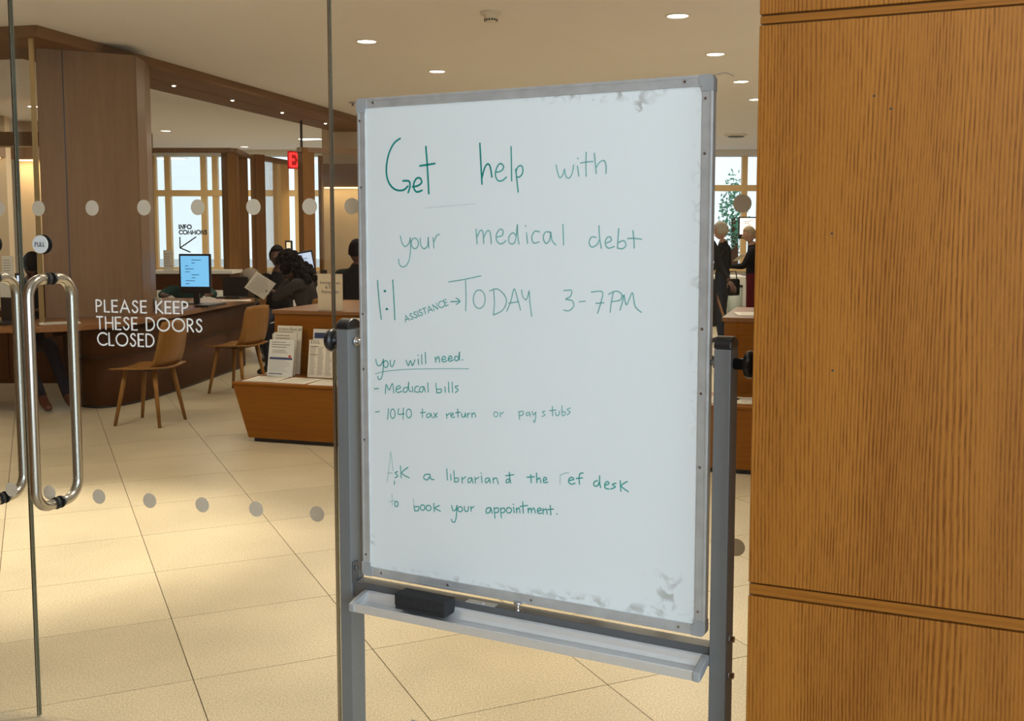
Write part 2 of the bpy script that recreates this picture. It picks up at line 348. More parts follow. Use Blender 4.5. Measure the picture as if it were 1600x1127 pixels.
def floor_mat():
    m=bpy.data.materials.new('cream terrazzo tile'); m.use_nodes=True; nt=m.node_tree; b=nt.nodes['Principled BSDF']; N=nt.nodes.new; L=nt.links.new
    g=N('ShaderNodeNewGeometry'); oi=N('ShaderNodeObjectInfo')
    n=N('ShaderNodeTexNoise'); n.inputs['Scale'].default_value=150; n.inputs['Detail'].default_value=3; L(g.outputs['Position'],n.inputs['Vector'])
    n3=N('ShaderNodeTexNoise'); n3.inputs['Scale'].default_value=2.2; n3.inputs['Detail'].default_value=4; L(g.outputs['Position'],n3.inputs['Vector'])
    r=N('ShaderNodeValToRGB'); r.color_ramp.elements[0].position=.33; r.color_ramp.elements[0].color=(.44,.36,.24,1); r.color_ramp.elements[1].position=.66; r.color_ramp.elements[1].color=(.70,.605,.44,1); L(n.outputs[0],r.inputs[0])
    mx=N('ShaderNodeMix'); mx.data_type='RGBA'; mx.blend_type='MULTIPLY'; mx.inputs[0].default_value=1
    a=N('ShaderNodeMapRange'); a.inputs[1].default_value=.3;a.inputs[2].default_value=.7; a.inputs[3].default_value=.90; a.inputs[4].default_value=1.06; L(n3.outputs[0],a.inputs[0])
    a2=N('ShaderNodeMapRange'); a2.inputs[3].default_value=.94; a2.inputs[4].default_value=1.03; L(oi.outputs['Random'],a2.inputs[0])
    mu=N('ShaderNodeMath'); mu.operation='MULTIPLY'; L(a.outputs[0],mu.inputs[0]); L(a2.outputs[0],mu.inputs[1])
    L(r.outputs[0],mx.inputs[6]); L(mu.outputs[0],mx.inputs[7]); L(mx.outputs[2],b.inputs['Base Color'])
    b.inputs['Roughness'].default_value=.36; b.inputs['Specular IOR Level'].default_value=.4
    return m
tile_m=floor_mat()
def board_mat():       # glossy white enamel with grey marker ghosts near its worn corners
    m=bpy.data.materials.new('white enamel board'); m.use_nodes=True; nt=m.node_tree; b=nt.nodes['Principled BSDF']; N=nt.nodes.new; L=nt.links.new
    tc=N('ShaderNodeTexCoord'); n=N('ShaderNodeTexNoise'); n.inputs['Scale'].default_value=28; n.inputs['Detail'].default_value=8; n.inputs['Distortion'].default_value=1.2; L(tc.outputs['Object'],n.inputs['Vector'])
    def blob(x,z,rx,rz,amt,lo):
        mp=N('ShaderNodeMapping'); mp.vector_type='TEXTURE'; mp.inputs['Location'].default_value=(x,0,z); mp.inputs['Scale'].default_value=(rx,1,rz); L(tc.outputs['Object'],mp.inputs[0])
        gr=N('ShaderNodeTexGradient'); gr.gradient_type='SPHERICAL'; L(mp.outputs[0],gr.inputs[0])
        k=N('ShaderNodeMath'); k.operation='MULTIPLY'; L(gr.outputs['Fac'],k.inputs[0])
        r=N('ShaderNodeMapRange'); r.inputs[1].default_value=lo; r.inputs[2].default_value=lo+.12; L(n.outputs[0],r.inputs[0]); L(r.outputs[0],k.inputs[1])
        k2=N('ShaderNodeMath'); k2.operation='MULTIPLY'; k2.use_clamp=True; L(k.outputs[0],k2.inputs[0]); k2.inputs[1].default_value=amt; return k2.outputs[0]
    bl=[blob(.20,1.797,.20,.022,1.3,.52),blob(.30,1.765,.035,.028,1.6,.56),blob(.37,.70,.07,.085,1.0,.54),blob(.425,1.45,.02,.5,.6,.54),blob(-.1,.650,.35,.016,.8,.5),blob(-.425,.72,.02,.10,.8,.52),blob(.25,.660,.25,.016,1.0,.5)]
    s=bl[0]
    for q in bl[1:]:
        k=N('ShaderNodeMath'); k.operation='ADD'; k.use_clamp=True; L(s,k.inputs[0]); L(q,k.inputs[1]); s=k.outputs[0]
    mx=N('ShaderNodeMix'); mx.data_type='RGBA'; mx.inputs[6].default_value=(.80,.86,.89,1); mx.inputs[7].default_value=(.46,.48,.47,1); L(s,mx.inputs[0])
    L(mx.outputs[2],b.inputs['Base Color']); b.inputs['Roughness'].default_value=.38
    return m
board_m=board_mat()

# ================================================================= STRUCTURE
# ---- floor: dark joint bed with single tiles on it
mb=MB(); mb.box(-12,8,-4,21.3,-.08,-.004); floor=mb.build('floor',grout,kind='structure')
TH=R(24.65); TO=onz(268,967,0); ADIR=Vector((-math.sin(TH),math.cos(TH),0)); BDIR=Vector((math.cos(TH),math.sin(TH),0)); TA,TB=.613,.622
JB=-.04*TB*0
tile_me=None
def tile_centre(i,j): return TO+ADIR*((i+.5)*TA)+BDIR*((j+.5)*TB-.0)
cells=[]; far=MB()
for i in range(-9,40):
    for j in range(-26,26):
        c=tile_centre(i,j)
        if not(-3.5<c.y<20.5 and -9<c.x<7): continue
        px=CX+F*c.x/max(c.y,.3); py=361+F*EYE/max(c.y,.3)
        vis=c.y>1.6 and -160<px<1290 and py<1330
        if vis: cells.append((c.y,i,j,c))
        else: far_c=(i,j,c); far.box(-TB/2+.0017,TB/2-.0017,-TA/2+.0017,TA/2-.0017,-.004,0,Matrix.Translation(c)@Matrix.Rotation(TH,4,'Z'))
cells.sort(key=lambda t:t[0])
for n,(y,i,j,c) in enumerate(cells):
    if n<295:
        if tile_me is None:
            b=MB(); b.box(-TB/2+.0017,TB/2-.0017,-TA/2+.0017,TA/2-.0017,-.004,0); o=b.build('floor_tile',tile_m); tile_me=o.data
        else: o=bpy.data.objects.new('floor_tile',tile_me); C.objects.link(o)
        o.location=c; o.rotation_euler=(0,0,TH); o.parent=floor
    else: far.box(-TB/2+.002,TB/2-.002,-TA/2+.002,TA/2-.002,-.004,0,Matrix.Translation(c)@Matrix.Rotation(TH,4,'Z'))
far.build('distant_tiles',tile_m,floor,kind='stuff')
# ---- ceiling and outer walls
mb=MB(); mb.box(-12,8,-4,21.3,CEIL,CEIL+.15); ceiling=mb.build('ceiling',ceil_m,kind='structure')
mb=MB(); mb.box(-12.2,-12,-4,21.3,-.08,CEIL+.15); mb.build('wall_left',wall_m,kind='structure')
mb=MB(); mb.box(8,8.2,-4,21.3,-.08,CEIL+.15); mb.build('wall_far_right',wall_m,kind='structure')
mb=MB(); mb.box(-12,-.2,-4.2,-4,-.08,CEIL+.15); mb.build('wall_unseen_back',oak_v,kind='structure')  # unseen wood wall put behind the camera to keep glass reflections dark
mb=MB(); mb.box(-2.95,-2.8,-4,3.42,0,CEIL); mb.build('wall_unseen_left',oak_v,kind='structure')  # unseen too, added so the doors mirror brown wood instead of sky
# ---- far window wall at Y=21
WY=21.0
def hY(py,Y): return at(800,py,Y).z
def xY(px,Y): return at(px,361,Y).x
top_l=hY(252,WY); tr0,tr1=hY(306,WY),hY(298,WY); sill=.75
mb=MB(); mb.box(-12,8,WY,WY+.3,-.08,sill); mb.box(-12,8,WY,WY+.3,2.98,CEIL+.15)
mb.box(-12,xY(239,WY),WY,WY+.3,sill,2.98); mb.box(xY(560,WY),xY(1060,WY),WY,WY+.3,sill,2.98); mb.box(xY(1290,WY),8,WY,WY+.3,sill,2.98)
mb.build('wall_back_windows',white_wall,kind='structure')
def window(name,x0,x1,mull,tz):
    m=MB(); m.box(x0,x1,WY+.1,WY+.16,sill,2.98); g=m.build(name,window_glass,kind='structure')
    for a in mull:
        m=MB(); m.box(a-.055,a+.055,WY-.02,WY+.09,sill,2.98); m.build('mullion',trim_wood,g)
    m=MB(); m.box(x0,x1,WY-.04,WY+.09,tz-.06,tz+.06); m.build('transom',trim_wood,g)
    m=MB(); m.box(x0,x1,WY-.1,WY+.09,sill-.05,sill+.03); m.build('sill',trim_wood,g)
    return g
window('window_1',xY(239,WY),xY(560,WY),[xY(p,WY) for p in (242,264,320,338,404,466,512)],(tr0+tr1)/2)
window('window_2',xY(1060,WY),xY(1290,WY),[xY(p,WY) for p in (1066,1162,1230)],hY(294,WY))
# outside: pale pavement, white building, tree
mb=MB(); mb.box(-40,40,21.3,60,-.3,-.1); mb.build('ground_outside',ground_m,kind='structure')
def tree(px,Y,h,r,label):
    t=empty('tree',(xY(px,Y),Y,-.1),label=label,cat='tree')
    m=MB(); m.tube([(0,0,0),(.05,0,h*.35),(0,.05,h*.6)],[.14,.1,.06],8); m.build('trunk',desk_wood,t)
    m=MB()
    for k in range(520):
        v=Vector((random.gauss(0,1),random.gauss(0,1),random.gauss(0,1))).normalized()*random.uniform(.4,1)
        c=Vector((v.x*r,v.y*r,h*.62+v.z*h*.38)); a=Vector((random.uniform(-1,1),random.uniform(-1,1),random.uniform(-1,1))).normalized(); b=a.orthogonal().normalized(); s=.07
        m.add([c-a*s,c+b*s*.5,c+a*s,c-b*s*.5],[(0,1,2,3)])
    m.build('foliage',tree_m,t,kind='stuff')
tree(1146,29,3.3,.42,'green leafy tree outside the far window right of the whiteboard')
# ---- wooden soffit running away along the hall
U13=R(-13)
def uv(p): return p
FS=Frame(0,0,U13)      # local y runs away 13 deg to the right, local x to the right
p0=FS.loc(onz(63,38.5,CEIL)); pr=FS.loc(onz(556,182,CEIL)); pl=FS.loc(onz(227,135,CEIL-.09)); pl2=FS.loc(onz(556,215,CEIL-.09))
sx1=(p0.x+pr.x)/2; sx0=(pl.x+pl2.x)/2; sy0=p0.y
so=empty('trim_1',(0,0,0),U13,kind='structure')
slot=(sx0+sx1)/2
for (a,b_) in ((sx0,slot-.008),(slot+.008,sx1)):
    m=MB(); m.box(a,b_,sy0,17.5,CEIL-.09,CEIL-.001); m.build('soffit_board',oak_soffit,so,bevel=.002)
m=MB(); m.box(slot-.008,slot+.008,sy0+.02,17.4,CEIL-.07,CEIL-.002); m.build('slot',dark_dev,so)
for px,py in ((275,132),(366,155),(441,174.5),(504,191.5),(556,205)):
    q=FS.loc(onz(px,py,CEIL-.09)); t=empty('slot_spotlight',FS.w((slot,q.y,CEIL-.09)),label={275:'tiny lit spot in the soffit slot, nearest the wooden column',366:'tiny lit spot in the soffit slot, second from the wooden column',441:'tiny lit spot in the soffit slot, third from the wooden column',504:'tiny lit spot in the soffit slot just left of the glass seam',556:'tiny lit spot in the soffit slot beside the top left whiteboard corner'}[px],cat='light',group='spots in the soffit slot')
    m=MB(); m.lathe([(.028,.0),(.03,-.012),(.02,-.014)],seg=12,cap=False); m.build('bezel',steel,t)
    m=MB(); m.ell((0,0,-.012),(.02,.02,.012),10,6); m.build('lens',emit_small,t)
m=MB(); m.box(sx0-3.4,sx0,sy0,sy0+.9,CEIL-.09,CEIL-.001); m.build('cross_soffit',oak_soffit,so,bevel=.002)
# second wood beam further back on the left
m=MB(); m.box(xY(-60,13),xY(232,13),13,13.25,hY(228,13),hY(206,13)); m.build('trim_2',oak_dark,kind='structure')
# ---- column standing inside the desk drum
A=[(66,8.85),(107,8.93),(220,9.22),(233,9.5)]
P=[Vector((xY(p,Y),Y,0)) for p,Y in A]+[Vector((-3.42,9.95,0)),Vector((-4.15,9.9,0))]
cc=sum(P,Vector())/6
col=empty('trim_3',(cc.x,cc.y,0),kind='structure')
m=MB(); m.prism([((p-cc)*.985)[:2] for p in P],.76,CEIL-.09); m.build('column_core',dark_dev,col)
for i in range(6):
    a,b_=P[i]-cc,P[(i+1)%6]-cc; d=(b_-a).normalized(); a2=a+d*.005; b2=b_-d*.005; n=Vector((d.y,-d.x,0))
    if n.dot(a)<0: n=-n
    m=MB(); m.prism([(a2)[:2],(b2)[:2],(b2-n*.02)[:2],(a2-n*.02)[:2]],.762,CEIL-.092); m.build('veneer_panel',oak_dark,col)
# ---- wood wall on the right
WF=Frame(at(1180,361,2.05).x,2.05,R(-23.7))
zt=[WF.hit(1187,y,0).z for y in (24,39)]; zb=[WF.hit(1170,y,0).z for y in (911,930)]
xe=(WF.hit(1187,30,0).x+WF.hit(1169,920,0).x)/2
wl=empty('wall_right',WF.o,WF.a,kind='structure')
m=MB(); m.box(xe+.006,2.6,.012,.42,0,CEIL); m.build('wall_core',oak_v,wl)
for z0,z1 in ((0,zb[1]-.0015),(zb[0]+.0015,zt[1]-.0015),(zt[0]+.0015,CEIL)):
    for xa,xb in ((xe,2.6),):
        m=MB(); m.box(xa,xb,0,.02,z0,z1); m.build('panel',oak_wall,wl,bevel=.0015)
    m=MB(); m.box(xe,xe+.02,.021,.42,z0,z1); m.build('end_panel',oak_v,wl,bevel=.0015)
for z0,z1 in ((zb[1]+.002,zb[0]-.002),(zt[1]+.002,zt[0]-.002)):
    m=MB(); m.box(xe+.001,2.6,.003,.02,z0,z1); m.build('groove_strip',wood('oak strip',(.36,.14,.02),(.20,.065,.006),'X',lines=60,rough=.42),wl,bevel=.001)
# small dark pin holes
for px,py in ((1300,365),(1301,579),(1392,170),(1366,150)):
    h=WF.hit(px,py,0); m=MB(); m.lathe([(.0022,-.0008),(.0022,.0)],(h.x,0,h.z),'Y',10); m.build('pin_hole',ink,wl)

# ---- glass front: two pull doors and a fixed pane
GF=Frame(at(520,361,2.85).x,2.85,R(-15.7))
xs0=(GF.hit(16,30).x+GF.hit(58,1100).x)/2-.0; xs1=(GF.hit(515,30).x+GF.hit(528,1100).x)/2
GT=.012
def pane(name,x0,x1,gap=.0025):
    m=MB(); m.box(x0+gap,x1-gap,0,GT,.006,CEIL-.002)
    # edge faces get the polished edge material
    o=m.build(name,[glass,glass_edge],kind='structure')
    for p in o.data.polygons:
        if abs(p.normal.x)>.9: p.material_index=1
    o.location=GF.o; o.rotation_euler=(0,0,GF.a); return o
jamb=GF.loc(WF.w((xe,.40,0))).x
door_l=pane('door_1',xs0-1.02,xs0); door_r=pane('door_2',xs0,xs1); fixed=pane('window_3',xs1,jamb-.004)
m=MB(); m.box(xs0-1.32,xs0-1.03,-.02,.04,0,CEIL); tj=m.build('trim_4',oak_v,kind='structure'); tj.location=GF.o; tj.rotation_euler=(0,0,GF.a)
# bright bevel lines on the seams
for par,x in ((door_r,xs0+.0005),(fixed,xs1+.0005),(door_r,xs1-.0035),(door_l,xs0-.0035)):
    m=MB(); m.box(x,x+.0018,-.001,GT+.001,.006,CEIL-.002); m.build('edge_strip',steel if par is not door_l and x<xs1-.001 or x>xs1 else glass_edge,par)
DOTR=.0222
def dot(par,x,z):
    m=MB(); m.lathe([(DOTR,-.0006),(DOTR,-.0001)],(x,0,z),'Y',28); m.build('safety_dot',dot_m,par)
zt_=GF.hit(309,324).z; zb_=GF.hit(316,789).z
for px in (60,144,225,309,396,484): dot(door_r,GF.hit(px,324).x,zt_)
for px in (78,155,234,316,400,495): dot(door_r,GF.hit(px,785).x,zb_)
sp=GF.hit(396,324).x-GF.hit(309,324).x
x=GF.hit(550,322).x
k=0
n_=round((GF.hit(1160,315).x-x)/sp); sp=(GF.hit(1160,315).x-x)/n_
while k<=n_: dot(fixed,x+k*sp,zt_); dot(fixed,x+k*sp,zb_); k+=1
for px in (-2,-90): dot(door_l,GF.hit(px,325).x,zt_)
dot(door_l,GF.hit(18,766).x,zb_)
# vinyl lettering
mb=MB()
for txt,x0,x1,y0,y1 in (('PLEASE KEEP',151,294,487,469),('THESE DOORS',152,316,514,495),('CLOSED',153,241,539,520)):
    a=GF.hit(x0,y0,0); b_=GF.hit(x1,y0+ (1 if x1<300 else 2),0); h=GF.hit(x0,y1,0).z-a.z
    caps(mb,txt,a.x,a.z,h,.0048,-.0008,gap=.24,width=b_.x-a.x)
mb.build('lettering',white_vinyl,door_r)
# pull sign and back-to-back handle
def handle_set(par,px_mount,px_sign):
    zt0=GF.hit(76,436).z; zb0=GF.hit(88,786).z; xm=(GF.hit(76,436).x+GF.hit(88.5,786).x)/2 + (0 if px_mount is None else px_mount)
    for s,nm in ((-1,'pull_handle'),(1,'pull_handle')):
        pr=.082; y0=-.004 if s<0 else GT+.004; r=.0155; bend=.055
        pts=[(xm,y0,zt0)]
        for q in range(0,9): 
            t=R(90*q/8); pts.append((xm,y0+s*(pr-bend+bend*math.sin(t)),zt0-bend*(1-math.cos(t))))
        for q in range(0,9):
            t=R(90*q/8); pts.append((xm,y0+s*(pr-bend+bend*math.cos(t)),zb0+bend*(1-math.sin(t))))
        pts.append((xm,y0,zb0))
        m=MB(); m.tube(pts,r,18); h=m.build(nm,steel,par)
        for z in (zt0,zb0):
            m=MB(); m.lathe([(.0185,0),(.0185,.006),(.016,.009)] if s>0 else [(.0185,0),(.0185,-.006),(.016,-.009)],(xm,0 if s<0 else GT,z),'Y',20); m.build('gasket',black_pl,h)
    xs=xm+(-.0215 if px_sign is None else px_sign); z=GF.hit(66,382).z
    m=MB(); m.lathe([(.0265,-.004),(.0265,-.0005)],(xs,0,z),'Y',32); sg=m.build('pull_sign',sign_white,par)
    m=MB(); m.lathe([(.0285,0),(.0285,.004)],(xs,GT,z),'Y',32); m.build('sign_backing',black_pl,sg)
    m=MB(); caps(m,'PULL',xs-.0165,z-.006,.012,.0022,-.0046,gap=.3,width=.033)
    for lx in (-.0165,-.006,.003,.0125): ribbon(m,[(xs+lx-.0022,z-.006),(xs+lx+.0022,z-.006)],.0012,-.0047)
    m.build('sign_text',ink,sg)
handle_set(door_r,None,None)
handle_set(door_l,-(GF.hit(76,436).x-xs0)*2-.0,.0)

# ---- glass partitions of the rooms beyond the desks
def part_frame(name,posts,head,glass_span,Y,zh,**k): pass
PZ=2.55
def pbar(par,xa,ya,xb,yb,z0,z1,t,name,m_):
    a=Vector((xa,ya,0)); b_=Vector((xb,yb,0)); L=(b_-a).length; ang=math.atan2(yb-ya,xb-xa)
    m=MB(); m.box(0,L,-t/2,t/2,z0,z1,Matrix.Translation(a)@Matrix.Rotation(ang,4,'Z')); return m.build(name,m_,par)
pa=empty('window_4',(0,0,0),kind='structure')
def V(px,Y): return (xY(px,Y),Y)
for a,b_ in (((232,13.5),(239,13.5)),((353,13.5),(367,13.6)),((371,14.4),(385,14.5)),((397,14.6),(412,14.7)),((434,15.7),(447,15.9)),((471,13.4),(489,13.5)),((500,14.9),(505,14.9))):
    pbar(pa,*V(*a),*V(*b_),0,PZ,.14,'post',trim_wood if a[0] in (434,) else oak_v)
for a,b_ in (((232,13.5),(366,13.5)),((366,13.5),(385,14.5)),((398,14.6),(447,15.8)),((467,13.4),(620,13.9))):
    pbar(pa,*V(*a),*V(*b_),PZ-.06,PZ,.12,'header',oak_dark)
for a,b_ in (((240,13.5),(352,13.5)),((366,13.6),(372,14.3)),((412,14.7),(434,15.7)),((489,13.5),(620,13.9))):
    pbar(pa,*V(*a),*V(*b_),.02,PZ-.06,.01,'glass_pane',glass_far)
# INFO COMMONS vinyl with arrow
G4=Frame(xY(240,13.49),13.488,0)
mb=MB(); h=G4.hit(280,351.5).z-G4.hit(280,357.5).z
caps(mb,'INFO',G4.hit(280,357.5).x,G4.hit(280,357.5).z,h,.015,0,gap=.3,width=G4.hit(299,358).x-G4.hit(280,358).x)
caps(mb,'COMMONS',G4.hit(280,366).x,G4.hit(280,366).z,h,.014,0,gap=.25,width=G4.hit(323,366).x-G4.hit(280,366).x)
for s_ in (((281,371),(281.5,387.5),(297,394)),((281.5,387.5),(306,370.5))):
    ribbon(mb,[(G4.hit(*q).x,G4.hit(*q).z) for q in s_],.016,0)
o=mb.build('wayfinding_lettering',ink,pa); o.location=G4.o
# beige panelled walls behind, with lit coves
def cove_wall(px0,px1,Y,pyb,name,top=CEIL):
    m=MB(); m.box(xY(px0,Y),xY(px1,Y),Y,Y+.15,0,top); o=m.build(name,wall_m,kind='structure')
    z=hY(pyb,Y); m=MB(); m.box(xY(px0,Y),xY(px1,Y),Y-.16,Y-.001,z,z+.35); m.build('cove_box',oak_dark,o)
    m=MB(); m.box(xY(px0,Y)+.05,xY(px1,Y)-.05,Y-.12,Y-.05,z-.02,z-.002); m.build('cove_light',emit_cove,o)
    return o
cove_wall(505,640,16.2,293,'wall_room_right')
cove_wall(30,70,15.6,250,'wall_room_left')
cove_wall(-120,14,14.8,246,'wall_room_far_left')
l=area('cove_glow',(xY(560,16.2),15.9,hY(293,16)),(xY(560,16),16.2,1),2,.1,6,(1,.7,.35))
l=area('cove_glow_left',(xY(50,15.6),15.35,hY(250,15.6)-.03),(xY(50,15.6),15.6,1),.5,.1,5,(1,.7,.35))
m=MB(); m.box(xY(14,18),xY(30,18),18,18.02,.3,hY(248,18)); m.build('window_5',frost,kind='structure')

# ================================================================= MOBILE WHITEBOARD
pL=at(560,361,2.6177); pR=at(1105.5,361,2.2062)
BA=math.atan2(pR.y-pL.y,pR.x-pL.x); mid=(pL+pR)/2; BF=Frame(mid.x,mid.y,BA)
def bx_(px,py,yl=0): return BF.hit(px,py,yl)
HW=(BF.hit(1108,560).x-BF.hit(562,530).x)/2; bc=(BF.hit(1108,560).x+BF.hit(562,530).x)/2
Z1=BF.hit(560,155).z; Z0=BF.hit(569,899).z
Z1=(Z1+BF.hit(1112,115).z)/2; Z0=(Z0+BF.hit(1100,995).z)/2
wb=empty('mobile_whiteboard',BF.o,BF.a,label='white dry erase board with teal handwriting in a grey wheeled stand',cat='whiteboard')
X0,X1=bc-HW,bc+HW; FWd=.0235; BTH=.022
m=MB(); m.box(X0+FWd-.004,X1-FWd+.004,.0035,BTH-.004,Z0+FWd-.004,Z1-FWd+.004); bs=m.build('writing_surface',board_m,wb)
prof=lambda w_:[(0.0,w_),(0.0045,w_*.98),(.0045,w_)]
for nm,args in (('v',(X0,Z0,Z1,1)),('v',(X1,Z0,Z1,-1))):
    x,z0,z1,s=args; m=MB(); xa,xb=sorted((x,x+s*FWd)); m.box(xa,xb,0,BTH,z0+.032,z1-.032)
    xc,xd=sorted((x+s*.002,x+s*.007)); m.box(xc,xd,-.0012,0,z0+.032,z1-.032); m.build('frame_rail',alu,wb,bevel=.0012)
for z,s in ((Z0,1),(Z1,-1)):
    za,zb=sorted((z,z+s*FWd)); m=MB(); m.box(X0+.028,X1-.028,0,BTH,za,zb)
    zc,zd=sorted((z+s*.002,z+s*.007)); m.box(X0+.028,X1-.028,-.0012,0,zc,zd); m.build('frame_rail',alu,wb,bevel=.0012)
for sx in (-1,1):
    for sz in (-1,1):
        x=X0 if sx<0 else X1; z=Z0 if sz<0 else Z1; r=.012
        pts=[]
        def cv(a,b_): return (x-sx*a,z-sz*b_)
        pts=[cv(FWd+.0005,0),cv(.030,0),cv(.030,0)]
        outl=[(.030,0),(.030,FWd+.0005),(FWd+.0005,FWd+.0005),(FWd+.0005,.034),(-.001,.034)]+[(-.001+r-r*math.cos(R(a)),-.001+r-r*math.sin(R(a))) for a in range(0,91,15)]
        P2=[cv(*q) for q in outl]; n=len(P2)
        m=MB(); m.add([(p[0],-.002,p[1]) for p in P2]+[(p[0],BTH+.001,p[1]) for p in P2],[tuple(range(n)),tuple(range(n,2*n))]+[(i,(i+1)%n,n+(i+1)%n,n+i) for i in range(n)])
        m.build('corner_cap',grey_plastic,wb)
for px,py in ((562,189),(566,293),(572,491),(573,577),(577,688),(580,868),(583,165.5),(1070,127.5),(1093,154),(1092,240),(1089,514),(1088,615),(1086,730),(1083,955),(596,894),(700,918),(830,938),(1060,976)):
    h=bx_(px,py,-.001); 
    h.x=min(max(h.x,X0+.008),X0+.012) if px<582 else (min(max(h.x,X1-.016),X1-.010) if px>1080 else h.x)
    if 582<=px<=1080: h.z=Z1-.012 if py<200 else Z0+.013
    m=MB(); m.lathe([(.0032,-.0008),(.0032,.001)],(h.x,-.001,h.z),'Y',12); s_=m.build('frame_screw',bolt_m,wb)
    m=MB(); m.box(h.x-.0019,h.x+.0019,-.0021,-.0017,h.z-.0005,h.z+.0005); m.box(h.x-.0005,h.x+.0005,-.0021,-.0017,h.z-.0019,h.z+.0019); m.build('screw_slot',ink,s_)
# posts
PW,PD=.036,.056; PTOP=1.254; yc=BTH/2
xl0,xr0=BF.hit(528,700,-.017).x,BF.hit(1111.5,800,-.017).x
for x0,nm in ((xl0,'left'),(xr0,'right')):
    m=MB(); m.box(x0,x0+PW,yc-PD/2,yc+PD/2,.07,PTOP); m.build('post',post_grey,wb,bevel=.002)
    m=MB(); mx_=x0+PW/2
    for i,(s,z) in enumerate(((1.0,0),(1.03,.004),(1.0,.012),(.8,.021),(.45,.026))):
        pass
    pr=[(-PD/2-.001,PTOP+.0005),(PD/2+.001,PTOP+.0005)]+[(PD/2*math.cos(R(a))*1.03,PTOP+.004+.022*math.sin(R(a))) for a in range(0,181,15)]
    pr=[(p[0]+yc,p[1]) for p in pr]; m.extrude(pr,x0-.001,x0+PW+.001); m.build('post_cap',black_pl,wb,bevel=.005)
    m=MB(); m.box(x0-.004,x0+PW+.004,-.30,.32,.055,.09); ft=m.build('foot_bar',post_grey,wb,bevel=.003)
    for yy in (-.27,.29):
        m=MB(); m.lathe([(.004,-.013),(.026,-.012),(.028,0),(.026,.012),(.004,.013)],(mx_,yy,.029),'X',18); m.box(mx_-.018,mx_+.018,yy-.01,yy+.01,.04,.056); m.build('castor',black_pl,ft)
PVZ=1.222
for s,x,gx in ((-1,xl0,X0),(1,xr0+PW,X1)):
    inner=xl0+PW if s<0 else xr0
    m=MB(); m.lathe([(.006,min(inner,gx)),(.006,max(inner,gx))],(0,yc,PVZ),'X',14); 
    a,b_=(inner+.001,inner+.008) if s<0 else (inner-.008,inner-.001)
    m.lathe([(.012,a),(.012,b_)],(0,yc,PVZ),'X',6); m.build('pivot_bolt',bolt_m,wb)
    m=MB(); m.lathe([(.012,x),(.012,x+s*.020),(.020,x+s*.022),(.027,x+s*.026),(.030,x+s*.033),(.027,x+s*.041),(.018,x+s*.045),(.001,x+s*.046)],(0,yc,PVZ),'X',20)
    m.build('pivot_knob',black_pl,wb)
# crossbar and tray
CBT=.607; 
xi0,xi1=xl0+PW,xr0
m=MB(); m.box(xi0,xi1,yc-.02,yc+.02,CBT-.042,CBT); m.build('crossbar',post_bar,wb,bevel=.002)
xt0,xt1=BF.hit(545,940,-.08).x,BF.hit(1094,1045,-.08).x
zt2=CBT-.020
tp=[(-.010,zt2+.004),(-.013,zt2+.004),(-.020,zt2+.001),(-.030,zt2-.007),(-.040,zt2-.013),(-.055,zt2-.016),(-.068,zt2-.015),(-.073,zt2-.010),(-.076,zt2-.009),(-.079,zt2-.011),(-.079,zt2-.030),(-.076,zt2-.030),(-.074,zt2-.020),(-.04,zt2-.018),(-.028,zt2-.012),(-.010,zt2-.004)]
m=MB(); m.extrude(tp,xt0+.015,xt1-.016); tray=m.build('marker_tray',alu_tray,wb)
for xa,xb in ((xt0,xt0+.016),(xt1-.017,xt1)):
    m=MB(); m.extrude([(-.011,zt2+.005),(-.03,zt2+.003),(-.06,zt2-.004),(-.082,zt2-.010),(-.082,zt2-.031),(-.05,zt2-.026),(-.011,zt2-.012)],xa,xb); m.build('tray_end_cap',grey_plastic,tray,bevel=.003)
# bracket plates and bolts
m=MB(); m.box(xi0,xi0+.004,yc-.026,yc-.002,CBT-.002,CBT+.05); m.lathe([(.007,xi0+.004),(.007,xi0+.011)],(0,yc-.015,CBT+.034),'X',6); m.build('bracket',post_bar,wb)
for px,py in ((1137.5,998),(1137.5,1055)):
    h=BF.hit(px,py,yc); m=MB(); m.lathe([(.009,xr0+PW),(.009,xr0+PW+.003),(.0065,xr0+PW+.003),(.0065,xr0+PW+.011)],(0,yc,h.z),'X',6)
    m.build('bracket_bolt',bolt_m,wb); m=MB(); m.lathe([(.006,xr0-.006),(.008,xr0)],(0,yc,h.z),'X',10); m.build('bolt_head',bolt_m,wb)
h=BF.hit(808,948,-.01)
m=MB(); m.lathe([(.0035,CBT),(.0035,CBT+.018)],(h.x,-.006,0),'Z',10); m.lathe([(.010,CBT+.018),(.010,CBT+.022)],(h.x,-.006,0),'Z',12); m.lathe([(.007,CBT),(.007,CBT+.006)],(h.x,-.006,0),'Z',6); m.build('latch_bolt',bolt_m,wb)
h=BF.hit(752,940,-.01); m=MB(); m.box(h.x-.045,h.x+.035,-.0085,.01,CBT-.0005,CBT+.0012); m.lathe([(.004,CBT),(.004,CBT+.003)],(h.x,0,0),'Z',6); m.build('cover_plate',alu,wb)
m=MB(); m.tube(smooth([(X1-.002,.005,Z1-.002),(X1+.02,.004,Z1+.001),(X1+.03,.0,Z1-.001),(X1+.042,.002,Z1-.007)],4),.0016,5); m.build('curled_tape',tape_m,wb)
